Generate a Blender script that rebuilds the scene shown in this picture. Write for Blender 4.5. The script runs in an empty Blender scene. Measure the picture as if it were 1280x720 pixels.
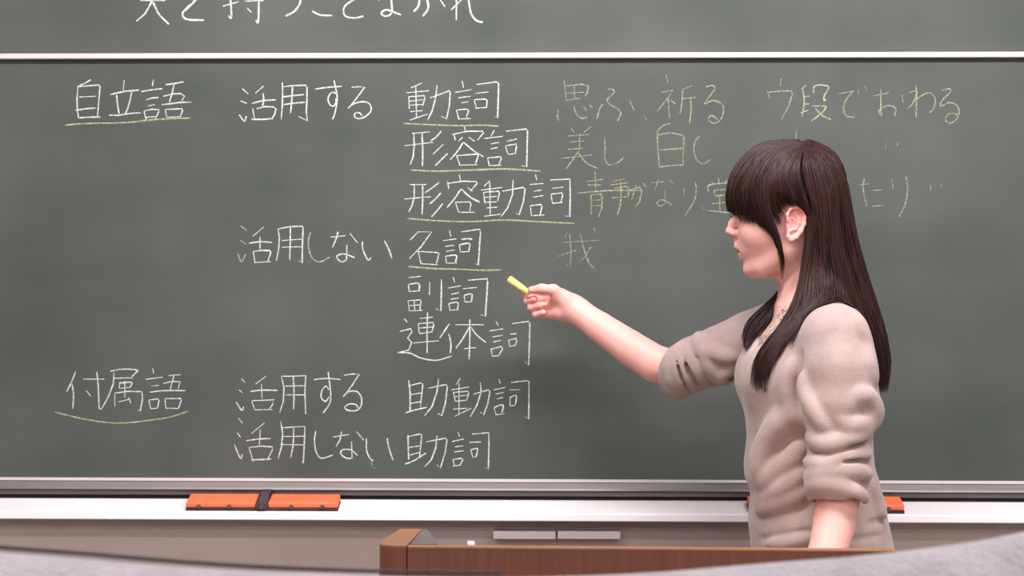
import bpy, bmesh, math, random
import numpy as np
from mathutils import Matrix, Vector

# ------------------------------------------------------------------ camera
S = bpy.context.scene
FPX = 2170.0
CAM = Vector((0.0794, -3.5, 1.25))
R = math.radians
ROT = Matrix.Rotation(R(1.3), 3, 'Z') @ Matrix.Rotation(R(90 + 1.56), 3, 'X') @ Matrix.Rotation(R(0.11), 3, 'Z')
cd = bpy.data.cameras.new('camera')
cam = bpy.data.objects.new('camera', cd)
S.collection.objects.link(cam)
cam.matrix_world = Matrix.Translation(CAM) @ ROT.to_4x4()
cd.sensor_width = 36.0
cd.lens = FPX / 1280 * 36
cd.clip_start = 0.05
cd.dof.use_dof = True
cd.dof.focus_distance = 3.2
cd.dof.aperture_fstop = 14
S.camera = cam
S.view_settings.view_transform = 'Standard'
S.view_settings.look = 'None'
S.view_settings.gamma = 1.0
S.view_settings.use_curve_mapping = False
S.view_settings.exposure = 0.0

w = bpy.data.worlds.new('world')
S.world = w
w.use_nodes = True
w.node_tree.nodes['Background'].inputs[0].default_value = (1.0, 0.95, 0.95, 1)
w.node_tree.nodes['Background'].inputs[1].default_value = 0.25


def area(name, loc, sx, sy, power, rot=(0, 0, 0), col=(1, 0.935, 0.94)):
    ld = bpy.data.lights.new(name, 'AREA')
    ld.shape = 'RECTANGLE'; ld.size = sx; ld.size_y = sy; ld.energy = power; ld.color = col
    o = bpy.data.objects.new(name, ld)
    o.location = loc; o.rotation_euler = rot
    S.collection.objects.link(o)
    return o


# the long fluorescent lamp over the board and two rows of ceiling lamps over the desks
area('board_lamp', (0.35, -1.2, 2.75), 3.0, 0.16, 88, (R(24), 0, 0))
for lx, pw in ((-1.4, 38), (0.7, 23), (2.6, 33)):
    for ly, k in ((-3.3, 0.75), (-5.1, 1.0), (-6.9, 1.9)):
        area('ceiling_lamp', (lx, ly, 2.9), 1.2, 0.3, pw * k)


def P(px, py, Y):
    """world point on the plane y = Y seen at a pixel of the photograph"""
    d = ROT @ Vector((px - 640, 360 - py, -FPX))
    t = (Y - CAM.y) / d.y
    return CAM + d * t


def PA(px, py, Y):
    p = P(px, py, Y)
    return np.array((p.x, p.y, p.z))


# ------------------------------------------------------------------ materials
def nt(name):
    m = bpy.data.materials.new(name)
    m.use_nodes = True
    n = m.node_tree
    return m, n, n.nodes['Principled BSDF'], n.nodes, n.links


def noise_mat(name, c1, c2, scale=20, rough=0.6, bump=0.0, bscale=200, metal=0.0, spec=0.5, stretch=(1, 1, 1), detail=4, bdist=0.001, sheen=0.0):
    m, n, b, N, L = nt(name)
    tc = N.new('ShaderNodeTexCoord')
    mp = N.new('ShaderNodeMapping'); mp.inputs['Scale'].default_value = stretch
    L.new(tc.outputs['Object'], mp.inputs['Vector'])
    nz = N.new('ShaderNodeTexNoise'); nz.inputs['Scale'].default_value = scale; nz.inputs['Detail'].default_value = detail
    L.new(mp.outputs[0], nz.inputs['Vector'])
    rp = N.new('ShaderNodeValToRGB')
    rp.color_ramp.elements[0].position = 0.3; rp.color_ramp.elements[1].position = 0.7
    rp.color_ramp.elements[0].color = (*c1, 1); rp.color_ramp.elements[1].color = (*c2, 1)
    L.new(nz.outputs[0], rp.inputs[0]); L.new(rp.outputs[0], b.inputs['Base Color'])
    b.inputs['Roughness'].default_value = rough; b.inputs['Metallic'].default_value = metal
    b.inputs['Specular IOR Level'].default_value = spec
    if sheen:
        b.inputs['Sheen Weight'].default_value = sheen
    if bump:
        n2 = N.new('ShaderNodeTexNoise'); n2.inputs['Scale'].default_value = bscale
        L.new(mp.outputs[0], n2.inputs['Vector'])
        bp = N.new('ShaderNodeBump'); bp.inputs['Strength'].default_value = bump; bp.inputs['Distance'].default_value = bdist
        L.new(n2.outputs[0], bp.inputs['Height']); L.new(bp.outputs[0], b.inputs['Normal'])
    return m


def board_mat():
    m, n, b, N, L = nt('chalkboard_green')
    tc = N.new('ShaderNodeTexCoord')
    big = N.new('ShaderNodeTexNoise'); big.inputs['Scale'].default_value = 1.6; big.inputs['Detail'].default_value = 3
    L.new(tc.outputs['Object'], big.inputs['Vector'])
    mp = N.new('ShaderNodeMapping'); mp.inputs['Scale'].default_value = (1.2, 1, 3); mp.inputs['Rotation'].default_value = (0, R(12), 0)
    L.new(tc.outputs['Object'], mp.inputs['Vector'])
    wipe = N.new('ShaderNodeTexNoise'); wipe.inputs['Scale'].default_value = 2.2; wipe.inputs['Detail'].default_value = 5
    L.new(mp.outputs[0], wipe.inputs['Vector'])
    mp2 = N.new('ShaderNodeMapping'); mp2.inputs['Scale'].default_value = (2.5, 1, 1); mp2.inputs['Rotation'].default_value = (0, R(-20), 0)
    L.new(tc.outputs['Object'], mp2.inputs['Vector'])
    wipe2 = N.new('ShaderNodeTexNoise'); wipe2.inputs['Scale'].default_value = 1.7; wipe2.inputs['Detail'].default_value = 4
    L.new(mp2.outputs[0], wipe2.inputs['Vector'])
    a = N.new('ShaderNodeMath'); a.operation = 'ADD'
    L.new(wipe.outputs[0], a.inputs[0]); L.new(wipe2.outputs[0], a.inputs[1])
    a2 = N.new('ShaderNodeMath'); a2.operation = 'ADD'
    L.new(a.outputs[0], a2.inputs[0]); L.new(big.outputs[0], a2.inputs[1])
    mr = N.new('ShaderNodeMapRange'); mr.inputs['From Min'].default_value = 1.15; mr.inputs['From Max'].default_value = 1.85
    L.new(a2.outputs[0], mr.inputs[0])
    mx = N.new('ShaderNodeMix'); mx.data_type = 'RGBA'
    mx.inputs[6].default_value = (*BOARD_A, 1); mx.inputs[7].default_value = (*BOARD_B, 1)
    L.new(mr.outputs[0], mx.inputs[0]); L.new(mx.outputs[2], b.inputs['Base Color'])
    b.inputs['Roughness'].default_value = 0.7
    b.inputs['Specular IOR Level'].default_value = 0.15
    return m


def chalk_mat(name, col, cover):
    m, n, b, N, L = nt(name)
    b.inputs['Base Color'].default_value = (*col, 1); b.inputs['Roughness'].default_value = 0.95
    b.inputs['Specular IOR Level'].default_value = 0.1
    tc = N.new('ShaderNodeTexCoord')
    nz = N.new('ShaderNodeTexNoise'); nz.inputs['Scale'].default_value = 160; nz.inputs['Detail'].default_value = 3
    L.new(tc.outputs['Object'], nz.inputs['Vector'])
    mr = N.new('ShaderNodeMapRange'); mr.inputs['From Min'].default_value = 0.3; mr.inputs['From Max'].default_value = 0.7
    mr.inputs['To Min'].default_value = cover - 0.3; mr.inputs['To Max'].default_value = cover + 0.3
    L.new(nz.outputs[0], mr.inputs[0])
    L.new(mr.outputs[0], b.inputs['Alpha'])
    return m


BOARD_A = (0.063, 0.076, 0.069)
BOARD_B = (0.098, 0.108, 0.102)
M_BOARD = board_mat()
M_CHALK = {'w': chalk_mat('white_chalk', (0.78, 0.80, 0.78), 0.66), 'v': chalk_mat('white_chalk_faint', (0.74, 0.75, 0.74), 0.36),
           'y': chalk_mat('yellow_chalk', (0.52, 0.54, 0.34), 0.40), 'z': chalk_mat('yellow_chalk_faint', (0.52, 0.54, 0.34), 0.31),
           'u': chalk_mat('yellow_chalk_firm', (0.56, 0.58, 0.34), 0.5)}
M_RAIL = noise_mat('pale_aluminium', (0.66, 0.58, 0.56), (0.74, 0.67, 0.65), 3, 0.38, metal=0.25)
M_FRAME = noise_mat('grey_aluminium', (0.16, 0.145, 0.142), (0.20, 0.18, 0.175), 6, 0.4, metal=0.35, stretch=(1, 1, 8))
M_FRAME2 = noise_mat('dull_aluminium', (0.13, 0.115, 0.12), (0.16, 0.14, 0.145), 6, 0.5, metal=0.3)
M_DARK = noise_mat('dark_gap', (0.03, 0.02, 0.025), (0.05, 0.035, 0.04), 6, 0.7)
M_TRAY = noise_mat('white_tray', (0.88, 0.85, 0.87), (0.93, 0.90, 0.92), 5, 0.35, metal=0.1)
M_WALL = noise_mat('warm_grey_wall', (0.58, 0.475, 0.45), (0.64, 0.53, 0.50), 3, 0.8, bump=0.2)
M_PLAIN = noise_mat('plaster', (0.46, 0.44, 0.42), (0.50, 0.48, 0.46), 3, 0.9)
M_FLOOR = noise_mat('floor_vinyl', (0.20, 0.17, 0.145), (0.25, 0.215, 0.18), 4, 0.5)
M_PAPER = noise_mat('white_label', (0.90, 0.80, 0.84), (0.93, 0.84, 0.88), 8, 0.6)
M_ORANGE = noise_mat('orange_plastic', (0.85, 0.15, 0.06), (0.95, 0.19, 0.08), 6, 0.45)
M_FELT = noise_mat('black_felt', (0.03, 0.02, 0.025), (0.06, 0.04, 0.05), 60, 0.9, bump=0.4)
M_STRAP = noise_mat('black_strap', (0.035, 0.02, 0.03), (0.06, 0.035, 0.045), 80, 0.7, bump=0.4)
M_STUD = noise_mat('stud', (0.09, 0.08, 0.08), (0.16, 0.15, 0.14), 80, 0.4, metal=0.5)
M_WOOD = noise_mat('brown_wood', (0.135, 0.043, 0.023), (0.19, 0.063, 0.035), 9, 0.42, stretch=(14, 14, 0.8), detail=6)
M_WOODT = noise_mat('brown_wood_edge', (0.24, 0.11, 0.055), (0.31, 0.145, 0.072), 9, 0.35, stretch=(2, 10, 10), detail=6)
M_GREYP = noise_mat('grey_plastic', (0.10, 0.085, 0.085), (0.13, 0.11, 0.11), 9, 0.5)
M_CLOTH = noise_mat('grey_fleece', (0.28, 0.262, 0.285), (0.39, 0.37, 0.40), 30, 0.95, bump=1.0, bscale=260, bdist=0.004, sheen=0.3)
M_CLOTHE = noise_mat('grey_binding', (0.02, 0.018, 0.02), (0.03, 0.027, 0.03), 60, 0.9, bump=0.6)
M_SWEATER = noise_mat('beige_knit', (0.355, 0.265, 0.245), (0.44, 0.335, 0.315), 26, 0.9, bump=0.5, bscale=420, bdist=0.0015, sheen=0.25)
M_TROUSER = noise_mat('dark_cloth', (0.03, 0.03, 0.04), (0.05, 0.05, 0.06), 40, 0.9)
M_SHOE = noise_mat('shoe_leather', (0.03, 0.02, 0.02), (0.05, 0.035, 0.03), 40, 0.5)
M_YSTICK = noise_mat('yellow_stick', (0.90, 0.80, 0.20), (0.97, 0.88, 0.30), 90, 0.85, bump=0.3)
M_WSTICK = noise_mat('white_stick', (0.88, 0.85, 0.82), (0.92, 0.90, 0.88), 90, 0.85)
M_HAIR = noise_mat('dark_brown_hair', (0.015, 0.0065, 0.0065), (0.046, 0.019, 0.0175), 60, 0.5, stretch=(2, 2, 0.25), spec=0.22)
M_EYEW = noise_mat('eye_white', (0.75, 0.70, 0.68), (0.8, 0.75, 0.73), 40, 0.3)
M_EYED = noise_mat('eye_dark', (0.012, 0.006, 0.005), (0.02, 0.01, 0.008), 40, 0.3)
M_DESK = noise_mat('desk_top', (0.42, 0.30, 0.18), (0.50, 0.36, 0.22), 8, 0.5, stretch=(1, 10, 1))
M_STEEL = noise_mat('desk_steel', (0.30, 0.30, 0.31), (0.36, 0.36, 0.37), 8, 0.4, metal=0.6)


def blouse_mat():
    m, n, b, N, L = nt('speckled_blouse')
    tc = N.new('ShaderNodeTexCoord')
    v = N.new('ShaderNodeTexVoronoi'); v.inputs['Scale'].default_value = 120
    L.new(tc.outputs['Object'], v.inputs['Vector'])
    rp = N.new('ShaderNodeValToRGB')
    rp.color_ramp.elements[0].color = (0.11, 0.055, 0.04, 1); rp.color_ramp.elements[0].position = 0.18
    rp.color_ramp.elements[1].color = (0.52, 0.38, 0.33, 1); rp.color_ramp.elements[1].position = 0.5
    L.new(v.outputs['Distance'], rp.inputs[0]); L.new(rp.outputs[0], b.inputs['Base Color'])
    b.inputs['Roughness'].default_value = 0.85
    return m


def skin_mat():
    m, n, b, N, L = nt('skin')
    at = N.new('ShaderNodeAttribute'); at.attribute_name = 'lip'
    at2 = N.new('ShaderNodeAttribute'); at2.attribute_name = 'flush'
    tc = N.new('ShaderNodeTexCoord')
    nz = N.new('ShaderNodeTexNoise'); nz.inputs['Scale'].default_value = 22
    L.new(tc.outputs['Object'], nz.inputs['Vector'])
    rp = N.new('ShaderNodeValToRGB')
    rp.color_ramp.elements[0].color = (0.79, 0.425, 0.375, 1); rp.color_ramp.elements[1].color = (0.87, 0.465, 0.41, 1)
    L.new(nz.outputs[0], rp.inputs[0])
    mf = N.new('ShaderNodeMix'); mf.data_type = 'RGBA'; mf.inputs[7].default_value = (0.82, 0.25, 0.23, 1)
    L.new(at2.outputs['Fac'], mf.inputs[0]); L.new(rp.outputs[0], mf.inputs[6])
    ml = N.new('ShaderNodeMix'); ml.data_type = 'RGBA'; ml.inputs[7].default_value = (0.62, 0.20, 0.20, 1)
    L.new(at.outputs['Fac'], ml.inputs[0]); L.new(mf.outputs[2], ml.inputs[6])
    L.new(ml.outputs[2], b.inputs['Base Color'])
    b.inputs['Roughness'].default_value = 0.5
    b.inputs['Subsurface Weight'].default_value = 0.15
    b.inputs['Subsurface Radius'].default_value = (0.012, 0.004, 0.003)
    b.inputs['Subsurface Scale'].default_value = 0.6
    b.inputs['Specular IOR Level'].default_value = 0.35
    return m


M_BLOUSE = blouse_mat()
M_SKIN = skin_mat()

# ------------------------------------------------------------------ object helpers


def put(name, me, mat, parent=None, smooth=False):
    o = bpy.data.objects.new(name, me)
    S.collection.objects.link(o)
    if mat:
        me.materials.append(mat)
    if smooth:
        me.polygons.foreach_set('use_smooth', [True] * len(me.polygons))
    if parent:
        o.parent = parent
        o.matrix_parent_inverse = Matrix.Translation(-Vector(parent.location)) if parent.parent is None else Matrix()
    return o


def pydata(name, vs, fs, mat, parent=None, smooth=False):
    me = bpy.data.meshes.new(name)
    me.from_pydata([tuple(map(float, v)) for v in vs], [], [tuple(f) for f in fs])
    me.update()
    return put(name, me, mat, parent, smooth)


def bm_obj(name, bm, mat, parent=None, smooth=False):
    bmesh.ops.recalc_face_normals(bm, faces=bm.faces)
    me = bpy.data.meshes.new(name)
    bm.to_mesh(me); bm.free()
    return put(name, me, mat, parent, smooth)


def box(bm, x0, x1, y0, y1, z0, z1, bev=0.0):
    r = bmesh.ops.create_cube(bm, size=1)
    for v in r['verts']:
        v.co = Vector((x0 + (v.co.x + .5) * (x1 - x0), y0 + (v.co.y + .5) * (y1 - y0), z0 + (v.co.z + .5) * (z1 - z0)))
    if bev:
        es = list({e for v in r['verts'] for e in v.link_edges})
        bmesh.ops.bevel(bm, geom=es, offset=bev, segments=2, affect='EDGES', profile=0.5)


def boxo(name, x0, x1, y0, y1, z0, z1, mat, parent=None, bev=0.0):
    bm = bmesh.new(); box(bm, x0, x1, y0, y1, z0, z1, bev)
    return bm_obj(name, bm, mat, parent)


def prism_x(name, prof, x0, x1, mat, parent=None):
    """profile in (y, z) run along x"""
    n = len(prof)
    vs = [(x0, a, b) for a, b in prof] + [(x1, a, b) for a, b in prof]
    fs = [(i, (i + 1) % n, n + (i + 1) % n, n + i) for i in range(n)] + [tuple(range(n))[::-1], tuple(range(n, 2 * n))]
    bm = bmesh.new()
    V = [bm.verts.new(v) for v in vs]
    for f in fs: bm.faces.new([V[i] for i in f])
    return bm_obj(name, bm, mat, parent)


def empty(name, loc):
    o = bpy.data.objects.new(name, None)
    o.location = loc; o.empty_display_size = 0.1
    S.collection.objects.link(o)
    return o


def tag(o, label, cat, group=None):
    o['label'] = label; o['category'] = cat
    if group: o['group'] = group
    return o


def struct(o):
    o['kind'] = 'structure'
    return o


# ------------------------------------------------------------------ the room
zt = lambda py, Y, px=640: P(px, py, Y).z
XL, XR = -2.2, 2.2
WZ = 0.05
struct(boxo('wall_front', -4, 4, WZ, WZ + 0.12, 0, 3.0, M_WALL))
struct(boxo('wall_back', -4, 4, -8.1, -8.0, 0, 3.0, M_PLAIN))
struct(boxo('wall_left', -4.1, -4, -8.1, WZ + .12, 0, 3.0, M_PLAIN))
struct(boxo('wall_right', 4, 4.1, -8.1, WZ + .12, 0, 3.0, M_PLAIN))
struct(boxo('floor', -4.1, 4.1, -8.1, WZ + .12, -0.1, 0, M_FLOOR))
struct(boxo('ceiling', -4.1, 4.1, -8.1, WZ + .12, 3.0, 3.1, M_PLAIN))

# ------------------------------------------------------------------ chalkboards
struct(boxo('trim_1', -4, 4, 0.0, WZ, 0, zt(624.5, 0) - 0.013, M_WALL))  # added step bringing the lower wall forward, so the tray's shadow stays short
zb = zt(600, 0)         # bottom of the green surface
zr0, zr1 = zt(72.6, -0.012), zt(65.6, -0.012)
lower = empty('chalkboard', (0, 0, zb))
tag(lower, 'lower green chalkboard panel covered with rows of white and yellow handwriting', 'chalkboard', )
low_panel = boxo('writing_panel', XL, XR, 0, 0.02, zb, zr0 + 0.004, M_BOARD, lower)
boxo('top_rail', XL, XR, -0.012, 0.02, zr0, zr1, M_RAIL, lower, 0.002)
upper = empty('chalkboard', (0, 0.02, zr1))
tag(upper, 'upper chalkboard panel cut off by the top of the photo, one row of writing', 'chalkboard')
up_panel = boxo('writing_panel', XL, XR, 0.024, 0.044, zr0 - 0.1, 2.75, M_BOARD, upper)

frame = empty('board_frame', (0, 0, 0.9))
tag(frame, 'grey metal sill rail running under the lower chalkboard', 'frame')
z1 = zt(613, -0.012); z2 = zt(620, -0.006)
zf0 = zt(624.5, 0)
prism_x('sill_cap', [(-0.014, zb - 0.003), (-0.006, zb + 0.002), (-0.0006, zb + 0.002), (-0.0006, zb - 0.0006), (0.045, zb - 0.0006), (0.045, zb - 0.003)], XL, XR, M_RAIL, frame)  # paler colour than the sill face paints the highlight along its top
prism_x('sill_face', [(-0.012, zb - 0.003), (0.045, zb - 0.003), (0.045, z1), (-0.018, z1), (-0.016, z1 + 0.004)], XL, XR, M_FRAME, frame)
prism_x('lower_face', [(-0.006, z1), (0.045, z1), (0.045, z2), (-0.008, z2)], XL, XR, M_FRAME2, frame)
prism_x('gap_strip', [(0.006, z2), (0.045, z2), (0.045, zf0 - 0.012), (0.006, zf0 - 0.012)], XL, XR, M_DARK, frame)

tray = empty('chalk_tray', (0, -0.05, 0.88))
tag(tray, 'long white chalk tray below the chalkboard holding two orange erasers', 'tray')
Yf = -0.066
zf1 = zt(640.5, Yf); zf2 = zt(651.5, Yf)
prism_x('tray_bed', [(-0.001, zf0), (Yf, zf1), (Yf, zf1 - 0.003), (-0.001, zf0 - 0.006)], XL, XR, M_TRAY, tray)
prism_x('front_lip', [(Yf - 0.001, zf1 - 0.0012), (Yf - 0.004, zf1 - 0.004), (Yf - 0.005, zf2 + 0.002), (Yf - 0.002, zf2), (Yf + 0.006, zf2), (Yf + 0.006, zf1 - 0.0032)], XL, XR, M_TRAY, tray)
prism_x('bracket', [(-0.001, zf0 - 0.008), (Yf + 0.0065, zf1 - 0.005), (Yf + 0.0065, zf2 + 0.004), (-0.001, zf2 + 0.004)], XL, XR, M_DARK, tray)

# white label strips under the tray, made deep boxes to catch more light
for i, (a, b_, lab) in enumerate(((616.5, 694.5, 'white strip on the wall below the tray, left one of the touching pair'),
                                  (697, 775.5, 'white strip on the wall below the tray, right one of the touching pair'))):
    p = P(a, 664, -0.045); q = P(b_, 674, -0.045)
    o = boxo('label_strip', p.x, q.x, -0.045, 0, q.z, p.z, M_PAPER, None, 0.001)
    tag(o, lab, 'label strip')
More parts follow.
